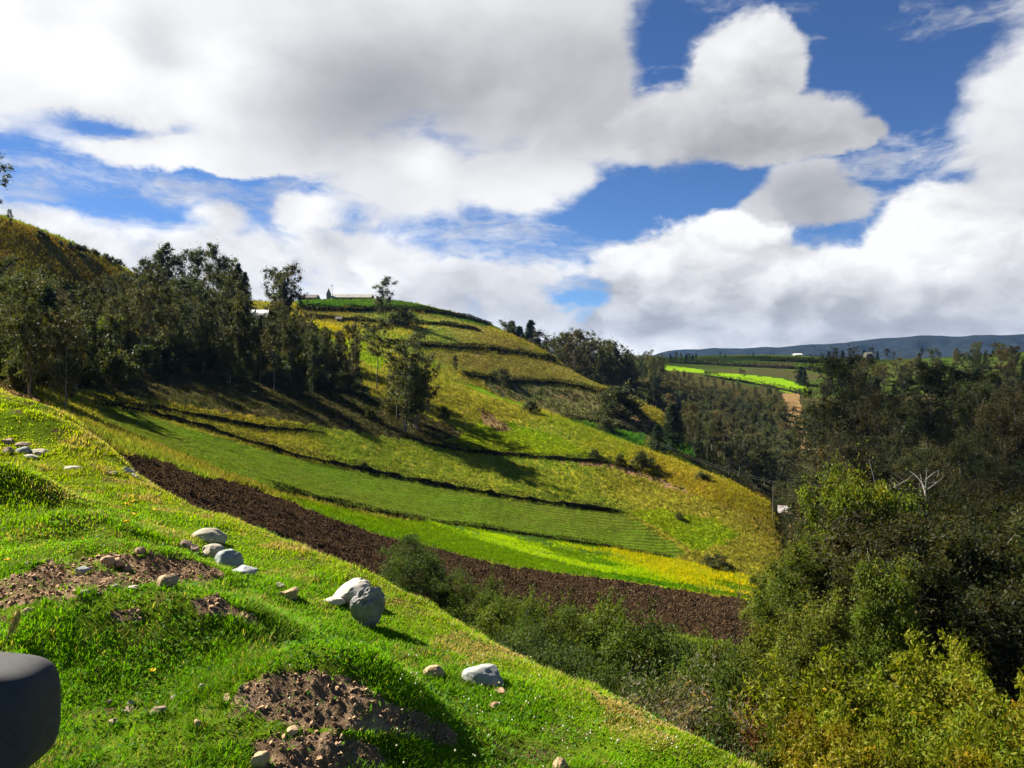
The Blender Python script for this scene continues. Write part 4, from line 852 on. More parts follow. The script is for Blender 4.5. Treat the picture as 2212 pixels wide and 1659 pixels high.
def stone(u, v, w, h, mat, label, ang=0.3, name='stone', cat='stone', group=None, depth=0.8, tilt=(0, 0), shape=None, seed=None, sink=0.32, pits=0, rug=0.06):
    seed = seed if seed is not None else int(u * 7 + v * 13) % 9973
    rng = np.random.default_rng(seed); ang = max(ang, .30)
    x, y, z = cast(u, v + h * 0.38, None, 0.8); k = y / 1737.0
    V = ICO_V.copy()
    for i in range(int(4 + 14 * ang)):
        n = rng.normal(size=3); n /= np.linalg.norm(n); d = 1 - ang * (0.25 + 0.6 * rng.random())
        V -= np.maximum(0, V @ n - d)[:, None] * n[None, :]
    V *= (1 + 0.34 * n3(V, 1.2, seed) + (0.10 + .22 * ang) * n3(V, 3.0, seed + 5) + 0.10 * ang * n3(V, 9, seed + 9) + .05 * n3(V, 17, seed + 2))[:, None]
    V *= (1 - rug * 2 * np.abs(n3(V, 3.6, seed + 13)) - rug * np.abs(n3(V, 8, seed + 14)))[:, None]
    if shape: V = shape(V)
    if pits:
        q = n3(V, 4.2, seed + 31); V *= (1 - pits * np.clip(q - .12, 0, .3))[:, None]
    V *= np.array([w * k / 2, w * k / 2 * depth, h * k / 2 * 1.15])
    tx, ty = tilt; ca, sa = math.cos(ty), math.sin(ty); V = V @ np.array([[ca, 0, -sa], [0, 1, 0], [sa, 0, ca]])
    ca, sa = math.cos(tx), math.sin(tx); V = V @ np.array([[1, 0, 0], [0, ca, sa], [0, -sa, ca]])
    me = mesh_np(name, V, T=ICO_F, mat=RM[mat], smooth=True); me.set_sharp_from_angle(angle=math.radians(24))
    hh = h * k
    ROUND.append((x, y + w * k * depth * .3, w * k * .5, w * k * .5 * depth)); o = obj(name, me, loc=(x, y + w * k * depth * .3, z + hh * (0.5 - sink))); tagit(o, label, cat, group); return o
def skull(V):
    V = V.copy(); t = np.clip((V[:, 2] + 1) / 2, 0, 1); V[:, 0] *= 0.5 + 0.62 * t ** 0.7; V[:, 0] += 0.12 * (1 - t); V[:, 2] = np.sign(V[:, 2]) * np.abs(V[:, 2]) ** .85; return V
def longs(V):
    V = V.copy(); V[:, 2] *= 0.75 + 0.25 * V[:, 0]; return V
stone(753, 1283, 104, 62, 'white', 'long white boulder lying behind the pitted grey one', .22, tilt=(0, -.42), depth=.6, shape=longs, sink=.2)
stone(788, 1318, 92, 100, 'pit', 'big pitted grey boulder, broad on top and narrow below, leaning on a white one', .25, shape=skull, depth=.62, tilt=(.25, 0), sink=.12, pits=1.3, rug=.22)
stone(720, 1300, 46, 20, 'white', 'small white stone at the left foot of the long white boulder', .3, sink=.2)
stone(445, 1158, 92, 34, 'pale', 'long flat pale stone at the top of the pile of river stones', .12, depth=.55)
stone(395, 1175, 44, 36, 'brown', 'rough brown broken rock at the left of the pile of river stones', .7)
stone(416, 1183, 40, 40, 'brown', 'rough brown rock with a pale cracked face in the pile of river stones', .75)
stone(455, 1190, 56, 38, 'pale', 'rounded beige stone between the brown rock and the blue grey stone', .3)
stone(489, 1206, 68, 50, 'blue', 'smooth round blue grey stone in the pile of river stones', .12)
stone(522, 1231, 60, 28, 'streak', 'white and grey streaked stone at the lower end of the pile', .5)
stone(617, 1282, 58, 36, 'tan', 'angular beige stone with purple stains alone in the grass', .65)
stone(604, 1264, 26, 26, 'pale', 'pale wedge of stone behind the angular beige stone', .6)
stone(937, 1453, 50, 36, 'tan', 'round light tan stone left of the grey oval stone', .15)
stone(1043, 1464, 106, 54, 'grey', 'large smooth grey oval stone', .08, depth=.75)
stone(1083, 1497, 38, 24, 'red', 'reddish stone touching the foot of the grey oval stone', .5)
stone(1069, 1525, 40, 22, 'red', 'flat reddish stone in the grass below the grey oval one', .5)
stone(1211, 1655, 38, 44, 'tan', 'brownish pointed stone cut by the bottom frame edge', .5)
stone(556, 1638, 58, 66, 'tan', 'angular tan stone at the bottom left of the dug soil heap', .7, depth=.6)
stone(350, 1252, 60, 38, 'tan', 'squarish tan block at the front of the rear soil heap', .6)
stone(228, 1216, 44, 30, 'tan', 'pale brown rock on the crest of the rear soil heap, left of its twin', .65)
stone(252, 1217, 36, 30, 'tan', 'brown rock on the crest of the rear soil heap, right of its twin', .6)
stone(298, 1189, 32, 18, 'tan', 'flat light stone at the far top of the rear soil heap', .5)
stone(270, 1228, 26, 26, 'brown', 'upright brownish stone in the middle of the rear soil heap', .6)
stone(174, 1231, 36, 20, 'grey', 'greyish flat stone on the left of the rear soil heap', .5)
stone(180, 1280, 26, 16, 'pale', 'pale stone at the front left of the rear soil heap', .4)
stone(199, 1276, 18, 12, 'tan', 'little tan stone beside the pale one on the rear soil heap', .4)
stone(285, 1270, 28, 13, 'pale', 'flat cream stone half in the grass before the rear soil heap', .4)
stone(246, 1266, 20, 10, 'pale', 'small cream stone left of the flat cream one', .4)
stone(59, 1323, 36, 30, 'tan', 'light stone beside the dry grass stalk at the left', .5)
stone(60, 1217, 32, 20, 'pale', 'pale lump of stone in the grass at the left of the rear soil heap', .5)
stone(340, 1536, 38, 30, 'brown', 'round brown stone in the grass left of the front soil heap', .35)
stone(427, 1565, 28, 28, 'tan', 'tan stone at the left edge of the front soil heap', .5)
stone(279, 1518, 20, 18, 'pale', 'small pale pebble of the scattered stones in the left grass', .5)
stone(235, 1516, 18, 18, 'brown', 'small brown pebble left of the pale pebble', .5)
stone(245, 1562, 34, 22, 'brown', 'dark brown flat stone near the black mirror', .5)
stone(272, 1535, 34, 12, 'brown', 'reddish brown low stone in the left grass', .5)
stone(374, 1508, 26, 20, 'pale', 'greyish pale stone right of the round brown stone', .5)
stone(432, 1490, 24, 26, 'pale', 'grey pale stone highest of the scattered stones in the left grass', .5)
stone(412, 1494, 16, 14, 'pale', 'small grey stone touching the highest scattered stone', .5)
stone(490, 1510, 34, 24, 'tan', 'brown stone at the left shoulder of the front soil heap', .5)
stone(630, 1578, 30, 26, 'tan', 'rounded light stone in the face of the front soil heap', .5)
stone(15, 952, 34, 22, 'brown', 'brown rock at the left frame edge atop the far stone pile', .6)
stone(46, 972, 34, 22, 'grey', 'rounded grey stone in the far pile at the left frame edge', .3)
stone(78, 977, 48, 17, 'pale', 'beige flat stone at the right of the far pile', .2)
stone(60, 986, 34, 11, 'white', 'white flat stone at the front of the far pile', .2)
stone(15, 974, 34, 24, 'brown', 'brown stone at the front left of the far pile', .5)
stone(44, 960, 40, 14, 'brown', 'brown flat stone at the back of the far pile', .4)
stone(150, 1012, 50, 14, 'pale', 'long pale stone alone in the far grass', .2)
stone(236, 1021, 30, 9, 'streak', 'small white and grey stone near the bank edge', .4)
stone(273, 1016, 32, 20, 'white', 'upper one of the two white stones on the bank edge', .4, tilt=(0, .5))
stone(291, 1031, 28, 14, 'white', 'lower one of the two white stones on the bank edge', .4, tilt=(0, .6))
stone(1013, 1478, 14, 10, 'pale', 'little cream stone left of the grey oval stone', .4)
stone(890, 1420, 14, 10, 'pale', 'little pale stone below the pitted boulder', .4)
stone(862, 1412, 14, 12, 'tan', 'little tan stone below the pitted boulder', .5)
stone(1201, 1285, 0.1, 0.1, 'pale', 'x') if False else None
# loose crumbs of earth and gravel on the dug heaps
def gravel():
    rng = np.random.default_rng(12); Vs, Ts, n = [], [], 0
    bv = np.array([[0, 0, 1], [.9, 0, .2], [-.3, .85, .2], [-.3, -.85, .1], [.3, .6, -.6], [.4, -.6, -.6], [-.8, 0, -.5]]); bt = np.array([[0, 1, 2], [0, 2, 3], [0, 3, 1], [1, 4, 2], [2, 6, 3], [3, 5, 1], [1, 5, 4], [2, 4, 6], [3, 6, 5]])
    for wp in POLY['dug_soil']:
        x0, y0 = wp.min(0); x1, y1 = wp.max(0); a = (x1 - x0) * (y1 - y0); m = int(min(9000, a * 5200))
        p = rng.uniform((x0, y0), (x1, y1), (m, 2)); p = p[inside(wp, p[:, 0], p[:, 1])]
        zz = bil(Z, p[:, 0], p[:, 1]); r = 0.0030 + 0.016 * rng.random(len(p)) ** 7
        for (x, y), z, s in zip(p, zz, r):
            R_ = np.array(Vector(rng.normal(size=3)).to_track_quat('Z', 'Y').to_matrix()); Vs.append((bv * rng.uniform(.6, 1.2, 3)) @ R_ * s + (x, y, z + s * .25)); Ts.append(bt + n); n += 7
    tagit(obj('gravel', mesh_np('gravel', np.concatenate(Vs), T=np.concatenate(Ts), mat=plainmat('earth_crumb', (.38, .24, .13), (.24, .145, .08), 6, .95, .3, obj_space=False))), 'crumbs of earth and gravel on the dug heaps', 'gravel', kind='stuff')
gravel()

# ------------------------------------------------------------------ grass of the bank
GRASS = leafmat('grass_blade', 0.42, 0.65, 0.05, 0.0, (1.05, 1.2, 0.3))
def grass():
    rng = np.random.default_rng(5); N = 900000
    r = np.exp(rng.uniform(math.log(2.6), math.log(17.5), N)); a = np.radians(rng.uniform(-38, 40, N))
    x, y = np.sin(a) * r, np.cos(a) * r; d = edge_d(x, y)
    soil = np.zeros(N, bool)
    for wp in POLY['dug_soil']: soil |= inside(wp, x, y)
    bare_ = fbm(x * 2.6, y * 2.6, 51, 3)
    nearsoil = fbm(x * 5, y * 5, 57, 3)
    rough = np.exp(-(((x + 1.9) / 1.1) ** 2 + ((y - 4.5) / .8) ** 2))
    keep = (d < 1.2) & (~soil | (rng.random(N) < 0.5 * sstep(nearsoil, .50, .66))) & (rng.random(N) < np.where(bare_ > .62 - .16 * rough, .22, 1.0)) & (y > .8)
    x, y, r, d, rough = x[keep], y[keep], r[keep], d[keep], rough[keep]
    ex, ey = [], []                                          # longer grass left standing round every stone
    for (sx_, sy_, a_, b_) in ROUND:
        m = int(90 + 900 * a_); g = rng.uniform(0, 2 * math.pi, m); k = rng.uniform(.86, 1.22, m); ex.append(sx_ + np.cos(g) * a_ * k); ey.append(sy_ + np.sin(g) * b_ * k - .01)
    ex, ey = np.concatenate(ex), np.concatenate(ey); ne = len(ex)
    x, y = np.r_[x, ex], np.r_[y, ey]; r = np.hypot(x, y); d = edge_d(x, y); rough = np.r_[rough, np.full(ne, .7)]; n = len(x); z = bil(Z, x, y) - 0.004
    big = fbm(x * .55, y * .55, 71, 3); mid = fbm(x * 2.2, y * 2.2, 72, 3); fine = rng.random(n)
    L = (0.015 + 0.020 * rng.random(n)) * (0.6 + 0.9 * sstep(mid, .35, .7)) * (1 + 0.45 * rough) * (1 + .035 * r)
    W = 0.0036 * np.maximum(1, r / 3.6) * (0.8 + 0.5 * rng.random(n))
    # turf: fresh green, yellower further off on the left and along the edge, straw coloured patches
    green = np.array([0.158, 0.335, 0.001]); yell = np.array([0.320, 0.330, 0.001]); dark = np.array([0.090, 0.165, 0.005]); straw = np.array([0.40, 0.30, 0.10])
    far = np.clip(sstep(r, 4.5, 10.5) * 0.75 + sstep(-x, 1.5, 6) * .3, 0, 1) * (0.55 + .9 * (big - .3)); far = np.clip(far + .35 * sstep(d, -.7, -.05), 0, 1)
    c = green[None] + (yell - green)[None] * far[:, None]
    k = np.clip(sstep(mid, .58, .78) * .6 + rough * .5, 0, 1) * (1 - far * .5); c = c + (dark[None] - c) * k[:, None]
    dry = sstep(fbm(x * 3.1, y * 3.1, 81, 3), .56, .68) * (0.25 + .55 * sstep(d, -1.0, -.1) + .45 * sstep(r, 6, 9)) + .06 + .22 * sstep(d, -.45, 0)
    isd = rng.random(n) < dry; c[isd] = straw * (0.7 + .5 * rng.random(isd.sum()))[:, None]
    c *= ((0.66 + 0.6 * fine) * (0.72 + .6 * fbm(x * 1.3, y * 1.3, 88, 4)))[:, None]
    g = rng.uniform(0, 2 * math.pi, n); lean = 0.35 + 0.85 * rng.random(n)
    dx, dy = np.cos(g), np.sin(g); sx, sy = -dy, dx
    def pt(t, w, b): return np.stack([x + dx * L * lean * t ** 1.6 + sx * W * w * b, y + dy * L * lean * t ** 1.6 + sy * W * w * b, z + L * t * np.sqrt(np.maximum(.15, 1 - (lean * .75) ** 2))], 1)
    V = np.stack([pt(0., 1., -.5), pt(0., 1., .5), pt(.55, .8, -.5), pt(.55, .8, .5), pt(1., 0., 0.)], 1).reshape(-1, 3)
    i = np.arange(n)[:, None] * 5
    Q = i + np.array([[0, 1, 3, 2]]); T = i + np.array([[2, 3, 4]])
    tagit(obj('grass', mesh_np('grass', V, Q, T, col=np.repeat(c, 5, 0), mat=GRASS)), 'short bright green grass on the bank', 'grass', kind='stuff')
    # broad leaved weeds and clover between the blades
    m = 42000; r = np.exp(rng.uniform(math.log(2.6), math.log(9), m)); a = np.radians(rng.uniform(-38, 38, m)); x, y = np.sin(a) * r, np.cos(a) * r; d = edge_d(x, y)
    soil = np.zeros(m, bool)
    for wp in POLY['dug_soil']: soil |= inside(wp, x, y)
    pk = fbm(x * 3, y * 3, 63, 3); rg = np.exp(-(((x + 1.9) / 1.3) ** 2 + ((y - 4.4) / .9) ** 2))
    keep = (d < .8) & (rng.random(m) < np.where(soil, .10, .15 + .75 * sstep(pk, .5, .65) + .6 * rg)); x, y, r = x[keep], y[keep], r[keep]; n = len(x)
    C = np.stack([x, y, bil(Z, x, y) + .012 + .03 * rng.random(n)], 1); A = rng.normal(size=(n, 3)); A[:, 2] = .2 + .35 * np.abs(A[:, 2])
    col = np.array([.062, .135, .022])[None] * (.6 + .9 * rng.random(n))[:, None]
    V, Q, c = leafcards(C, A, .016 + .016 * rng.random(n), .009 + .006 * rng.random(n), col, rng)
    tagit(obj('weeds', mesh_np('weeds', V, Q, col=c, mat=GRASS)), 'small broad leaved weeds in the turf', 'weeds', kind='stuff')
    # white clover heads
    m = 900; u = rng.normal(1120, 190, m); v = rng.normal(1500, 70, m); Vs, Ts, k = [], [], 0
    oc = np.array([[1, 0, 0], [-1, 0, 0], [0, 1, 0], [0, -1, 0], [0, 0, 1], [0, 0, -1]]) * .0085; ot = np.array([[0, 2, 4], [2, 1, 4], [1, 3, 4], [3, 0, 4], [2, 0, 5], [1, 2, 5], [3, 1, 5], [0, 3, 5]])
    for a_, b_ in list(zip(u, v))[:100] + [(rng.uniform(0, 620), rng.uniform(1000, 1200)) for _ in range(90)] + [(rng.uniform(1150, 1560), rng.uniform(1560, 1650)) for _ in range(30)]:
        if not (0 < a_ < 2212 and 800 < b_ < 1680): continue
        X, Y, Z_ = cast(a_, b_, None, 1.2)
        if math.hypot(X, Y) > 14 or edge_d(np.array([X]), np.array([Y]))[0] > .2: continue
        Vs.append(oc * rng.uniform(.5, .95) + (X, Y, Z_ + .05)); Ts.append(ot + k); k += 6
    tagit(obj('clover_flowers', mesh_np('clover_flowers', np.concatenate(Vs), T=np.concatenate(Ts), mat=plainmat('clover_white', (.42, .42, .28), (.34, .35, .2), 40, .9, 0))), 'tiny white clover heads in the turf', 'clover', kind='stuff')
grass()
PETAL = plainmat('yellow_petal', (.72, .52, .01), (.65, .45, .01), 30, .8, 0); STEM = plainmat('green_stem', (.09, .16, .02), None, 10, .8, 0)
def flower(u, v, label, s=1.0):
    x, y, z = cast(u, v + 12, None, 1.2); h = 12 / 1737 * y; rng = np.random.default_rng(int(u)); o = tagit(empty('yellow_flower', (x, y, z)), label, 'flower', 'yellow flowers in the turf')
    T = Tubes(); T.add([(0, 0, -.01), (.004, 0, h * .5), (0, 0, h)], [.002, .002, .0018], 4); obj('stem', T.mesh('stem', STEM), o)
    n = 16; a = np.arange(n) * 2.4; A = np.stack([np.cos(a), np.sin(a), .35 + .3 * rng.random(n)], 1); V, Q, c = leafcards(A * .011 * s + (0, 0, h), A, .022 * s, .010 * s, np.ones((n, 3)), rng)
    obj('petals', mesh_np('petals', V, Q, mat=PETAL), o)
for u, v, l, s in [(272,1090,'yellow flower at the left of the trio in the far turf',1.5),(284,1084,'yellow flower at the top of the trio in the far turf',1.6),(279,1092,'yellow flower low in the trio in the far turf',1.3),(289,1112,'single yellow flower below the trio',1.5),(273,1128,'lowest yellow flower of the far turf',1.4),(333,1103,'yellow flower right of the trio in the far turf',1.3),(17,1211,'yellow flower near the left frame edge',1.3),(329,1450,'yellow flower beside the dark hollow near the mirror',1.0)]: flower(u, v, l, s)
def stalk():
    x, y, z = cast(14, 1392, None, 1.2); o = tagit(empty('dry_stalk', (x, y, z)), 'dry straw coloured grass plume at the left frame edge', 'dry grass'); rng = np.random.default_rng(3)
    mt = plainmat('straw', (.50, .37, .13), (.38, .27, .09), 30, .9, .1); k = y / 1737; top = np.array([28 * k, 0, 72 * k]); T = Tubes()
    T.add([(-.02, 0, -.03), top * .5 + (-.012, 0, 0), top], [.0035, .003, .002], 5); obj('stem', T.mesh('stem', mt), o)
    t = .35 + .65 * rng.random(420); C = top[None] * t[:, None] + rng.normal(size=(420, 3)) * .007; A = top[None] / np.linalg.norm(top) + rng.normal(size=(420, 3)) * .35
    V, Q, c = leafcards(C, A, .03, .005, np.ones((420, 3)), rng); obj('seed_head', mesh_np('seed_head', V, Q, mat=mt), o)
stalk()

# ------------------------------------------------------------------ rough grass, crops and hedge banks on the hill
def visible_samples(n, mask, seed, rlo=18, rhi=300):
    """random ground points of a field, thinner with distance"""
    rng = np.random.default_rng(seed); i, j = np.nonzero(mask & (rj > rlo) & (rj < rhi) & (np.abs(np.arctan2(CX, CY)) < math.radians(36)))
    sl_ = Z / np.hypot(GX, GY); cm = np.maximum.accumulate(sl_, 1)
    vis = (sl_[i, j + 1] >= cm[i, j] - .0015)
    i, j = i[vis], j[vis]; w = np.maximum(sl_[i, j + 1] - sl_[i, j], 0) + 2e-5
    k = rng.choice(len(i), n, p=w / w.sum()); i, j = i[k], j[k]; fa, fr = rng.random(n), rng.random(n)
    a = AZ[i] + (AZ[i + 1] - AZ[i]) * fa; r = RR[j] + (RR[j + 1] - RR[j]) * fr
    x, y = np.sin(a) * r, np.cos(a) * r; return x, y, bil(Z, x, y), r, rng
def tufts(name, label, cat, mask, n, blades, hgt, wid, cols, seed, mat, spread=.18, rhi=300, wts=None, clumped=0.0, upright=.35):
    x, y, z, r, rng = visible_samples(n, mask, seed, rhi=rhi)
    if clumped:
        k = rng.random(n) < sstep(fbm(x * .14, y * .40, seed, 4), .5 - clumped, .5 + clumped); x, y, z, r = x[k], y[k], z[k], r[k]; n = len(x)
    cols = np.array(cols); pick = rng.choice(len(cols), n, p=wts); nz = fbm(x * .07, y * .07, seed + 3, 3)
    gr = fbm(x * .03, y * .03, seed + 9, 3); c0 = cols[pick] * (1 + (np.array([-.28, .10, -.1])[None] * sstep(gr, .5, .62)[:, None]) + (np.array([.12, -.06, .1])[None] * sstep(-gr, -.46, -.36)[:, None])); c0 = c0 * (0.7 + 0.5 * rng.random(n))[:, None] * (0.7 + .6 * nz)[:, None]
    sc = np.maximum(.75, r / 130.0) * (.45 + .55 * sstep(r, 24, 48)) * (0.6 + .7 * rng.random(n))
    X = np.repeat(np.stack([x, y, z], 1), blades, 0); S_ = np.repeat(sc, blades); m = n * blades
    g = rng.uniform(0, 6.283, m); B_ = X + np.stack([np.cos(g), np.sin(g), g * 0], 1) * (rng.random(m) * spread * S_)[:, None]
    dirn = rng.normal(size=(m, 3)) * upright; dirn[:, 2] = 1; H_ = hgt * S_ * (.6 + .7 * rng.random(m)); s = rng.uniform(0, 6.283, m); side = np.stack([np.cos(s), np.sin(s), s * 0], 1) * (wid * S_ / 2)[:, None]
    V = np.stack([B_ - side, B_ + side, B_ + dirn * H_[:, None]], 1).reshape(-1, 3); V[:, 2] -= .02
    T = np.arange(3 * m).reshape(m, 3)
    return tagit(obj(name, mesh_np(name, V, T=T, col=np.repeat(np.repeat(c0, blades, 0), 3, 0), mat=mat)), label, cat, kind='stuff')
def cls(*names): return np.isin(CLS, [k + 1 for k, q in enumerate(REG) if q[0] in names])
TUFT = leafmat('rough_grass', 0.30, 0.8, 0.0, 0.0, (1.0, 1.05, 0.5))
tufts('rough_grass', 'tufty yellow green pasture grass on the hill', 'grass', CLS == 0, 64000, 5, .34, .085, [(.30, .262, .038), (.235, .232, .028), (.16, .178, .022), (.38, .30, .085), (.10, .108, .022)], 11, TUFT, spread=.22, wts=[.32, .28, .18, .14, .08])
tufts('rough_grass', 'bright yellow dry grass tufts along the ridge', 'grass', cls('dry_pasture'), 9000, 5, .34, .085, [(.38, .31, .016), (.30, .26, .018), (.20, .19, .016), (.42, .31, .06)], 21, TUFT)
tufts('rough_grass', 'short olive turf on the upper terraces', 'grass', cls('grazed_pasture'), 14000, 4, .16, .10, [(.23, .215, .040), (.19, .19, .028), (.26, .21, .07), (.13, .125, .02)], 22, TUFT)
tufts('rough_grass', 'fresh green turf patches on the slope', 'grass', cls('fresh_pasture'), 11000, 4, .18, .08, [(.15, .21, .006), (.19, .21, .008), (.10, .15, .008)], 23, TUFT)
tufts('rough_grass', 'golden tufts on the left hill', 'grass', cls('golden_slope'), 9000, 5, .34, .10, [(.26, .19, .03), (.20, .155, .025), (.13, .11, .02)], 24, TUFT)
tufts('undergrowth', 'brown green scrub under the trees, darkened to paint their shade on the slope below', 'undergrowth', cls('forest_floor_painted_shade', 'fallow_field', 'eroded_ground'), 36000, 5, .40, .12, [(.046, .042, .014), (.036, .042, .013), (.066, .050, .020)], 12, TUFT, spread=.3, rhi=330)  # tuft colours lowered to carry the tree shade on the open slope
tufts('green_crop', 'leafy green crop of the lower strip', 'crop', cls('green_field', 'flower_field'), 26000, 5, .22, .075, [(.13, .23, .004), (.165, .25, .004), (.085, .175, .006)], 13, TUFT)
tufts('sprouts', 'green sprouts along the planting rows', 'crop', cls('crop_field'), 34000, 3, .12, .05, [(.075, .16, .004), (.09, .14, .008), (.09, .095, .012)], 14, TUFT, upright=.6)
tufts('yellow_blossom', 'yellow blossom dotted over the crop strip', 'flowers', cls('flower_field'), 20000, 4, .34, .075, [(.60, .52, .006), (.45, .50, .008), (.72, .56, .006)], 15, TUFT, clumped=.13)
tufts('cabbage_leaves', 'blue green cabbage leaves in the flowered strip', 'cabbages', cls('flower_field'), 9000, 4, .18, .10, [(.12, .26, .10), (.09, .21, .07)], 16, TUFT, clumped=.06, upright=.9)
tufts('cabbage_leaves', 'deep green cabbage leaves in the plots behind the ridge', 'cabbages', cls('cabbage_field'), 1500, 5, .5, .22, [(.045, .11, .02), (.060, .13, .022), (.12, .16, .012)], 17, TUFT, upright=.7)
tufts('hilltop_crop', 'green crop along the hilltop', 'crop', cls('hilltop_field'), 7000, 4, .16, .10, [(.065, .165, .02), (.11, .19, .012), (.05, .11, .02)], 18, TUFT, rhi=330)
tufts('hilltop_blossom', 'yellow blossom of the upper flower patch', 'flowers', cls('flower_patch'), 2200, 4, .30, .12, [(.48, .38, .008), (.36, .32, .01)], 19, TUFT, rhi=330)

def clods():
    x, y, z, r, rng = visible_samples(22000, cls('ploughed_field'), 31); n = len(x); Vs = []
    bv = np.array([[0, 0, 1], [.9, 0, .2], [-.3, .85, .2], [-.3, -.85, .1], [.3, .6, -.6], [.4, -.6, -.6], [-.8, 0, -.5]]); bt = np.array([[0, 1, 2], [0, 2, 3], [0, 3, 1], [1, 4, 2], [2, 6, 3], [3, 5, 1], [1, 5, 4], [2, 4, 6], [3, 6, 5]])
    s = (.035 + .09 * rng.random(n) ** 3) * np.maximum(.6, r / 55); V = bv[None] * rng.uniform(.6, 1.25, (n, 7, 3)); g = rng.uniform(0, 6.283, n); cg, sg = np.cos(g)[:, None], np.sin(g)[:, None]
    V = np.stack([V[..., 0] * cg - V[..., 1] * sg, V[..., 0] * sg + V[..., 1] * cg, V[..., 2] * .75], 2) * s[:, None, None] + np.stack([x, y, z + s * .2], 1)[:, None, :]
    T = (np.arange(n)[:, None, None] * 7 + bt[None]).reshape(-1, 3)
    tagit(obj('earth_clods', mesh_np('earth_clods', V.reshape(-1, 3), T=T, mat=plainmat('clod', (.090, .058, .032), (.042, .027, .015), 1.2, .95, .2, obj_space=False, spec=0))), 'turned clods lying over the ploughed strip', 'clods', kind='stuff')
clods()
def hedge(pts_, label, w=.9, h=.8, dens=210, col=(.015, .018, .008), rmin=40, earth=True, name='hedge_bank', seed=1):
    rng = np.random.default_rng(seed); line = np.array([cast(u, v, ZT if rmin > 18 else Z, rmin)[:2] for u, v in dense(pts_, 6, False)])
    seg = np.hypot(*np.diff(line, axis=0).T); ok = seg < 14; tot = seg[ok].sum(); n = int(min(tot * dens, 42000))
    k = rng.choice(np.nonzero(ok)[0], n, p=seg[ok] / tot); t = rng.random(n); p = line[k] + (line[k + 1] - line[k]) * t[:, None] + rng.normal(size=(n, 2)) * w * .38
    gap = fbm(p[:, 0] * .3, p[:, 1] * .3, seed + 40, 3); hh = 1.2 * h * (0.5 + .9 * gap); z = bil(Z, p[:, 0], p[:, 1]) + rng.random(n) ** 1.3 * hh
    r = np.hypot(p[:, 0], p[:, 1]).mean(); L = .16 * max(.8, r / 110)
    C = np.c_[p, z]; A = rng.normal(size=(n, 3)); A[:, 2] = np.abs(A[:, 2])
    c = np.array(col)[None] * (0.55 + .9 * rng.random(n))[:, None]; y_ = rng.random(n) < .06; c[y_] = np.array([.15, .13, .03])
    # the earth bank itself, a low ragged ridge under the growth
    lp = line[np.r_[True, seg > .05]]; m_ = len(lp); dv = np.gradient(lp, axis=0); dv /= np.linalg.norm(dv, axis=1, keepdims=True) + 1e-9; nv = np.stack([-dv[:, 1], dv[:, 0]], 1); nv *= np.sign((nv * lp).sum(1))[:, None] + 1e-9
    gg = .78 * (.22 + 1.0 * fbm(lp[:, 0] * .8, lp[:, 1] * .8, seed + 90, 3)) * np.minimum(1, .3 + np.minimum(np.arange(m_), np.arange(m_)[::-1]) / 14); rows_ = []
    for off, up in ((-.50, -.25), (-.40, .35), (-.25, .80), (.05, .95), (.35, .55), (.60, -.25)):
        q2 = lp + nv * (off * w * gg)[:, None]; rows_.append(np.c_[q2, bil(Z, lp[:, 0], lp[:, 1]) + up * h * gg * (1 + .3 * (fbm(q2[:, 0] * 2, q2[:, 1] * 2, seed + int(off * 10), 2) - .5))])
    EV = np.stack(rows_, 1); iv = np.arange(m_ * 6).reshape(m_, 6); okk = seg[seg > .05] < 14; EQ = np.stack([iv[:-1, :-1], iv[1:, :-1], iv[1:, 1:], iv[:-1, 1:]], 2)[okk[:m_ - 1]].reshape(-1, 4)
    earth_me = mesh_np('earth', EV.reshape(-1, 3), EQ, mat=EARTH, smooth=True)
    V, Q, c = leafcards(C, A, L, L * .55, c, rng); o = obj(name, mesh_np(name, V, Q, col=c, mat=HEDGE)); tagit(o, label, 'hedge', 'dark hedge banks between the fields'); obj('earth', earth_me, o)
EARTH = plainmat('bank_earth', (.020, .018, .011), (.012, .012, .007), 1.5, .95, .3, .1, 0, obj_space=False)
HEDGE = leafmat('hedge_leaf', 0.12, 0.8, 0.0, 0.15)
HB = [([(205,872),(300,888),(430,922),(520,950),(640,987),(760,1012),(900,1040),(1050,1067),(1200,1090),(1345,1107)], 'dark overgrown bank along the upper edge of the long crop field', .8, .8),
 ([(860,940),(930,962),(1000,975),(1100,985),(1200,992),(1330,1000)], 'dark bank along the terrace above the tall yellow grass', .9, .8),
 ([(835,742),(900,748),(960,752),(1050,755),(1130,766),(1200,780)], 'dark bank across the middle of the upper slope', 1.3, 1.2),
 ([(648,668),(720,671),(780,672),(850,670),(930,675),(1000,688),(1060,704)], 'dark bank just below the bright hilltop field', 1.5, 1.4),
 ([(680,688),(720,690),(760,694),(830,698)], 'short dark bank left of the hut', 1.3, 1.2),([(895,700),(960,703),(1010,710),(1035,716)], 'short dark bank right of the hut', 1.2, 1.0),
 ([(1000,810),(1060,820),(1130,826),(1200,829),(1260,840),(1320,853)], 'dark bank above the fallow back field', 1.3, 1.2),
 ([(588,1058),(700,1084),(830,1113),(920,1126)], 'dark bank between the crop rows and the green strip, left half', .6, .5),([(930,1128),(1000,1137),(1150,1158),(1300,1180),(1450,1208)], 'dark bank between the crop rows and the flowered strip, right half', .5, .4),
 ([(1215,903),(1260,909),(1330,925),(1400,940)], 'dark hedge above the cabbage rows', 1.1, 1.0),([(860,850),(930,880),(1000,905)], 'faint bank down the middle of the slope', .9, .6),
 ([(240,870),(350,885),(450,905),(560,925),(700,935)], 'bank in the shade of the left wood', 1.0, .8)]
for i, (p_, l, w, h) in enumerate(HB): hedge(p_, l, w, h, seed=i + 1)
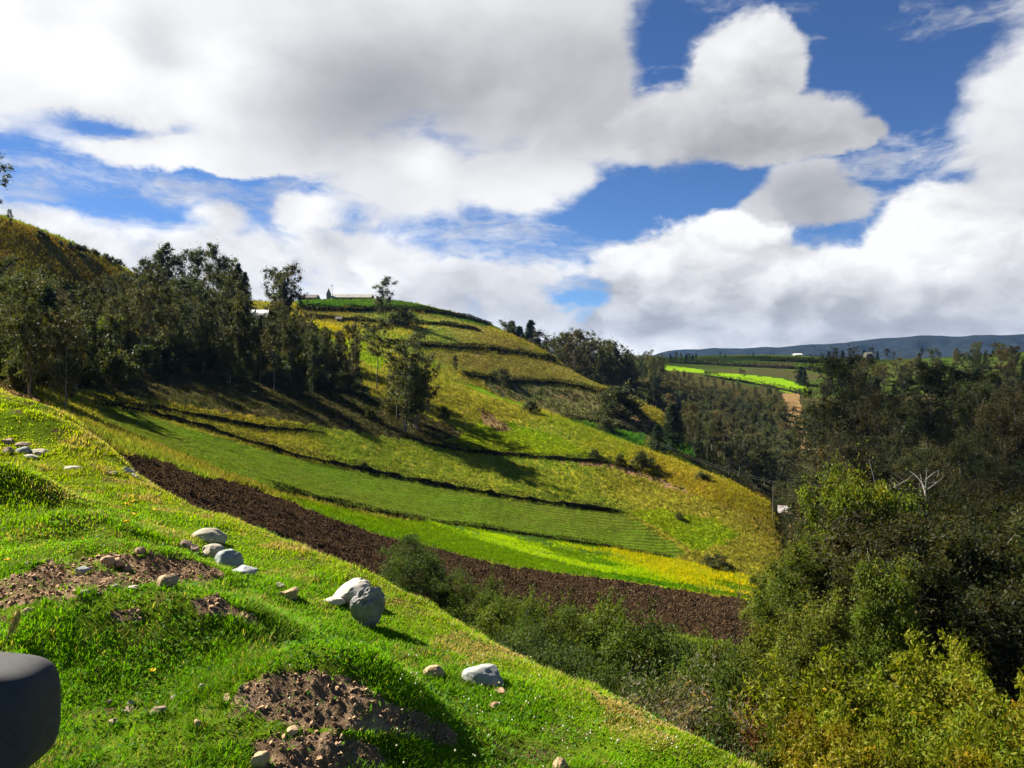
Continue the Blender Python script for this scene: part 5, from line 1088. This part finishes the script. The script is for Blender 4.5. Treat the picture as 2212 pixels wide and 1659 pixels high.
for i, (p_, l, w, h) in enumerate([([(1440,783),(1600,792),(1740,798),(1820,812)], 'hedge across the far green pasture', 3, 2.5),([(1640,779),(1760,783),(1890,782)], 'upper hedge on the far rise', 3, 2.5),([(1780,800),(1830,792),(1880,786)], 'slanting hedge at the right of the far rise', 2.5, 2.2),([(1520,812),(1640,832),(1750,856)], 'scrub along the lower edge of the vivid green field', 2.5, 2.0)]):
    hedge(p_, l, w, h, dens=26, rmin=250, seed=60 + i)

# ------------------------------------------------------------------ buildings
def box(x0, x1, y0, y1, z0, z1): 
    V = np.array([[x0, y0, z0], [x1, y0, z0], [x1, y1, z0], [x0, y1, z0], [x0, y0, z1], [x1, y0, z1], [x1, y1, z1], [x0, y1, z1]], float)
    Q = np.array([[3, 2, 1, 0], [4, 5, 6, 7], [0, 1, 5, 4], [1, 2, 6, 5], [2, 3, 7, 6], [3, 0, 4, 7]]); return V, Q
def join(parts):
    Vs, Qs, n = [], [], 0
    for V, Q in parts: Vs.append(V); Qs.append(Q + n); n += len(V)
    return np.concatenate(Vs), np.concatenate(Qs)
def gable(x0, x1, y0, y1, ze, zr, ov=.4, th=.18):
    ym = (y0 + y1) / 2; sl_ = (zr - ze) / (ym - y0); a = y0 - ov; b = y1 + ov; zo = ze - ov * sl_
    V = np.array([[x0 - ov, a, zo], [x1 + ov, a, zo], [x1 + ov, ym, zr], [x0 - ov, ym, zr], [x0 - ov, b, zo], [x1 + ov, b, zo]]); V2 = V - [0, 0, th]
    return np.r_[V, V2], np.array([[0, 1, 2, 3], [3, 2, 5, 4], [9, 8, 7, 6], [10, 11, 8, 9], [0, 6, 7, 1], [5, 11, 10, 4], [1, 7, 8, 2], [2, 8, 11, 5], [3, 9, 6, 0], [4, 10, 9, 3]])
def gwall(x0, x1, y0, y1, z0, ze, zr):
    ym = (y0 + y1) / 2; V = np.array([[x0, y0, z0], [x1, y0, z0], [x1, y1, z0], [x0, y1, z0], [x0, y0, ze], [x1, y0, ze], [x1, y1, ze], [x0, y1, ze], [x0, ym, zr - .25], [x1, ym, zr - .25]])
    return V, np.array([[0, 1, 5, 4], [2, 3, 7, 6], [1, 2, 6, 5], [3, 0, 4, 7]]), np.array([[5, 6, 9], [7, 4, 8]])
W_GREY = plainmat('weathered_wall', (.20, .18, .15), (.15, .135, .11), .6, .9, .2); R_FIB = plainmat('fibre_roof', (.21, .20, .17), (.16, .15, .125), .5, .85, .2); R_WH = plainmat('tin_roof', (.72, .74, .78), (.60, .62, .66), .6, .45, .1, spec=.5)
R_PALE = plainmat('pale_tin', (.34, .33, .33), (.20, .15, .13), 1.2, .6, .1); R_DK = plainmat('dark_tile_roof', (.10, .085, .075), (.07, .06, .055), .6, .9, .3); W_WH = plainmat('whitewash', (.62, .60, .56), (.50, .48, .44), .8, .9, .1); DARKO = plainmat('dark_opening', (.02, .02, .022), None, 2, .6, 0); R_RED = plainmat('rusty_tin', (.34, .14, .09), (.25, .10, .07), 2, .7, .1)
def house(nm, label, u0, u1, vr, ve, y, dep, wall, roof, cat='house', rz=0.0, wins=0, door=False, base=-1.5):
    xa, xb = P(u0, vr, y)[0], P(u1, vr, y)[0]; xm = (xa + xb) / 2; hw = (xb - xa) / 2; zr, ze = P(u0, vr, y)[2], P(u0, ve, y)[2]; zb = gz(xm, y + dep / 2)
    ze = max(ze, zb + .9); zr = max(zr, ze + .5)
    o = tagit(empty(nm, (xm, y + dep / 2, zb), rz), label, cat); r_, e_ = zr - zb, ze - zb
    V, Q, T = gwall(-hw, hw, -dep / 2, dep / 2, base, e_, r_); w = obj('wall', mesh_np('wall', V, Q, T, mat=wall), o)
    V, Q = gable(-hw, hw, -dep / 2, dep / 2, e_, r_); obj('roof', mesh_np('roof', V, Q, mat=roof), o)
    for i in range(wins):
        xx = -hw + (i + .7) * 2 * hw / (wins + .4); V, Q = box(xx - .45, xx + .45, -dep / 2 - .06, -dep / 2 + .02, max(.35, e_ - 1.25), e_ - .35); obj('window', mesh_np('window', V, Q, mat=DARKO), o)
    if door: V, Q = box(-.45, .45, -dep / 2 - .06, -dep / 2 + .02, 0, min(1.9, e_ - .2)); obj('door', mesh_np('door', V, Q, mat=DARKO), o)
    return o, hw, e_, r_, zb
o, hw, e_, r_, zb = house('long_shed', 'long low pale shed with a little bell turret on the hilltop', 716, 800, 634.0, 641.5, 290, 7, W_GREY, R_FIB, 'shed', wins=5, door=True)
V, Q = box(hw + .45, hw + 1.6, -2, 2.5, -1.5, e_ * .62); obj('annex', mesh_np('annex', V, Q, mat=R_DK), o)
V, Q = box(-hw - 1.9, -hw - .5, -3.2, -1.8, -1.5, e_ + 1.0); tw = obj('turret', mesh_np('turret', V, Q, mat=W_GREY), o)
zt = e_ + 1.0; V = np.array([[-hw - 2.0, -3.3, zt], [-hw - .4, -3.3, zt], [-hw - .4, -1.7, zt], [-hw - 2.0, -1.7, zt], [-hw - 1.2, -2.5, zt + 2.3]]); obj('spire', mesh_np('spire', V, np.array([[3, 2, 1, 0]]), np.array([[0, 1, 4], [1, 2, 4], [2, 3, 4], [3, 0, 4]]), mat=R_FIB), tw)
for dx in (3.0, 5.2): V, Q = box(-hw + dx, -hw + dx + 1.2, -3.75, -3.56, .2, 1.0); obj('white_panel', mesh_np('white_panel', V, Q, mat=W_WH), o)
def mast(u, vb, vt, y, label, nm='radio_mast', arm=False):
    x = P(u, 700, y)[0]; zb = gz(x, y); H = P(u, vt, y)[2] - zb; o = tagit(empty(nm, (x, y, zb)), label, 'mast' if not arm else 'utility pole'); T = Tubes(); r = .09 if not arm else .06
    T.add([(0, 0, -.4), (0, 0, H * .5), (0, 0, H)], [r, r * .9, r * .7], 6); obj('pole', T.mesh('pole', plainmat('pole_wood', (.14, .125, .11), (.10, .09, .08), 3, .8, .2)), o)
    V, Q = box(-.55, .55, -.05, .05, H - .25 if arm else H - .5, H - .12 if arm else H - .4); obj('crossarm', mesh_np('crossarm', V, Q, mat=BARKD), o); return x, y, zb + H
mast(718, 650, 614, 288, 'thin mast rising at the left end of the long shed')
house('low_house', 'low house with a dark roof at the left of the long shed', 646, 681, 635, 642, 282, 6, W_GREY, R_DK, wins=2)
house('white_roof_house', 'house with a bright white tin roof below the skyline trees', 540, 580, 668, 675.5, 205, 5, W_WH, R_WH, wins=2, door=True)
house('grey_shed', 'grey roofed shed just below the white roofed house', 534, 572, 677, 686, 198, 4, W_GREY, R_FIB, 'shed', wins=1)
def hutpx(nm, label, u0, u1, vt, vb, wall, roof, cat, dep=2.2, rmin=60, **kw):
    x, y, z = cast((u0 + u1) / 2, vb, None, rmin); return house(nm, label, u0, u1, vt, vt + (vb - vt) * .35, y, dep, wall, roof, cat, **kw)
hutpx('outhouse', 'tiny white outhouse on the bank of the upper slope', 727, 736, 684, 695, W_WH, R_DK, 'outhouse', 1.4, door=True)
hutpx('stone_hut', 'small grey hut among the bushes under the lone hilltop tree', 842, 868, 684, 702, W_GREY, R_FIB, 'hut', 3.0, door=True)
house('white_farmhouse', 'small white farmhouse on the far rise', 1718, 1733, 763.5, 767, 585, 6, W_WH, W_WH, wins=2)
house('pale_cottage', 'pale cottage among the dark trees of the far rise', 1872, 1886, 761, 764.5, 500, 5, W_GREY, R_FIB, wins=1)
yh = cast(1664, 1099, None, 60)[1]; o, hw, e_, r_, zb = house('tin_hut', 'small hut with pale and rusty tin roof at the edge of the gully', 1692, 1714, 1099, 1105, yh, 1.5, W_GREY, R_PALE, 'hut', rz=-.35)
V, Q = box(-hw * .9, hw * .1, -1.35, -.95, e_ - .25, e_ - .1); obj('rusty_awning', mesh_np('rusty_awning', V, Q, mat=R_RED), o)
a = mast(1674, 1075, 1040, 99, 'wooden utility pole at the end of the yellow ridge', 'utility_pole', True); b = mast(1327, 925, 897, 178, 'distant utility pole on the fallow back field', 'utility_pole', True); c = mast(1090, 830, 800, 196, 'faint utility pole above the bright green sliver', 'utility_pole', True)
def wires():
    T = Tubes()
    for (p, q, sg) in ((a, b, 1.6), (b, c, .8)):
        for off, dz in ((-.5, -.1), (.5, -.1)):
            t = np.linspace(0, 1, 24)[:, None]; A_, B_ = np.array(p) + (off, 0, dz), np.array(q) + (off, 0, dz); T.add(A_ + (B_ - A_) * t - np.array([0, 0, 1.0]) * 4 * sg * t * (1 - t), [.012] * 24, 3)
    tagit(obj('power_line', T.mesh('power_line', plainmat('cable', (.05, .05, .05), None, 2, .6, 0))), 'pair of thin cables strung between the utility poles above the ridge', 'cable')
wires()

# ------------------------------------------------------------------ black mirror housing close by at the lower left
def mirror():
    m = plainmat('black_plastic', (.052, .052, .053), (.044, .044, .045), 60, .8, .08, .002, .2)
    D_ = 0.95; k = D_ / 1737; n = 64; th_ = np.linspace(-math.pi / 2, math.pi / 2, n); ph = np.linspace(-math.pi, math.pi, 2 * n, endpoint=False)
    t, p = np.meshgrid(th_, ph, indexing='ij'); sp = lambda w, e: np.sign(np.sin(w)) * np.abs(np.sin(w)) ** e; cp = lambda w, e: np.sign(np.cos(w)) * np.abs(np.cos(w)) ** e
    X, Y, Zz = cp(t, .42) * cp(p, .42), cp(t, .42) * sp(p, .6), sp(t, .42)
    w, h, d = 110 * k * 1.15, 118 * k, .045
    X = X * (1 - .10 * (Zz < 0) * np.abs(Zz) ** 2); Zz = Zz + .10 * X * (Zz > 0) * -1
    V = np.stack([X * w, Y * d, Zz * h], 2).reshape(-1, 3); i = np.arange(2 * n * n).reshape(n, 2 * n); Q = np.stack([i[:-1], np.roll(i[:-1], -1, 1), np.roll(i[1:], -1, 1), i[1:]], 2).reshape(-1, 4)
    c = P(-16, 1540, D_); o = tagit(empty('wing_mirror', c), 'black plastic mirror housing poking in at the lower left corner, close by', 'mirror')
    obj('housing', mesh_np('housing', V, Q, mat=m, smooth=True), o)
    T = Tubes(); T.add([(-w * .6, 0, -h * .2), (-w * 1.6, .02, -h * .5), (-w * 2.6, .0, -h * .7)], [.022, .02, .024], 10); obj('arm', T.mesh('arm', m), o)
mirror()

# ------------------------------------------------------------------ air
def haze():
    V, Q = box(-4600, 4600, -400, 4750, min(float(Z.min()), -50.0) - 1.0, 190.0)
    m = bpy.data.materials.new('haze'); m.use_nodes = True; nt = m.node_tree; nt.nodes.clear()
    o_ = nt.nodes.new('ShaderNodeOutputMaterial'); v = nt.nodes.new('ShaderNodeVolumePrincipled'); v.inputs['Color'].default_value = (.26, .50, 1.0, 1); v.inputs['Density'].default_value = 0.000034; v.inputs['Anisotropy'].default_value = 0.1
    nt.links.new(v.outputs[0], o_.inputs['Volume'])
    o = obj('haze', mesh_np('haze', V, Q, mat=m)); tagit(o, 'thin blue air over the far hills', 'haze', kind='stuff')
haze()

# ------------------------------------------------------------------ low clouds out of view, shaped so that their shade lies on the gully and the far rise
def clouds():
    m, B, out = newmat('cloud_white'); d = B.new('ShaderNodeBsdfDiffuse'); d.inputs[0].default_value = (.85, .86, .88, 1); t = B.new('ShaderNodeBsdfTransparent')
    mx = B.new('ShaderNodeMixShader'); mx.inputs[0].default_value = .86; L_ = m.node_tree.links; L_.new(d.outputs[0], mx.inputs[1]); L_.new(t.outputs[0], mx.inputs[2]); L_.new(mx.outputs[0], out.inputs[0])
    rng = np.random.default_rng(77); S_ = np.array(SDIR)
    for poly, lab, n in (([(25,44),(36,70),(52,120),(66,165),(98,215),(116,290),(150,375),(330,380),(330,40),(120,30),(60,30)], 'low white cloud out of view, shaped to shade the gully', 130), ([(60,462),(150,458),(300,440),(420,430),(480,760),(40,760)], 'low white cloud out of view, shaped to shade the far rise', 90)):
        poly = np.array(poly, float); Vs, Ts, k = [], [], 0; got = 0; edge = np.array([poly[i] + (poly[(i + 1) % len(poly)] - poly[i]) * t_ for i in range(len(poly)) for t_ in np.linspace(0, 1, 24)])
        while got < n:
            p = rng.uniform(poly.min(0), poly.max(0))
            if not inside(poly, p[None, 0], p[None, 1])[0]: continue
            dist = np.hypot(*(edge - p).T).min(); r = min(34, max(5.0, dist * rng.uniform(.85, 1.05)))
            if dist < 4: continue
            zc = 500 + rng.uniform(0, 26); c = np.array([p[0], p[1], -18.0]); c = c + S_ * (zc + 18) / S_[2]
            V = ICO_V[:]; V = V * (1 + .22 * n3(V + rng.normal(size=3), 2.0, got) + .10 * n3(V, 6, got))[:, None] * np.array([r, r, r * .6]) + c
            V[:, 2] = np.where(V[:, 2] < c[2] - 4, c[2] - 4, V[:, 2]); Vs.append(V); Ts.append(ICO_F + k); k += len(V); got += 1
        tagit(obj('clouds', mesh_np('clouds', np.concatenate(Vs), T=np.concatenate(Ts), mat=m, smooth=True)), lab, 'cloud', kind='stuff')
clouds()
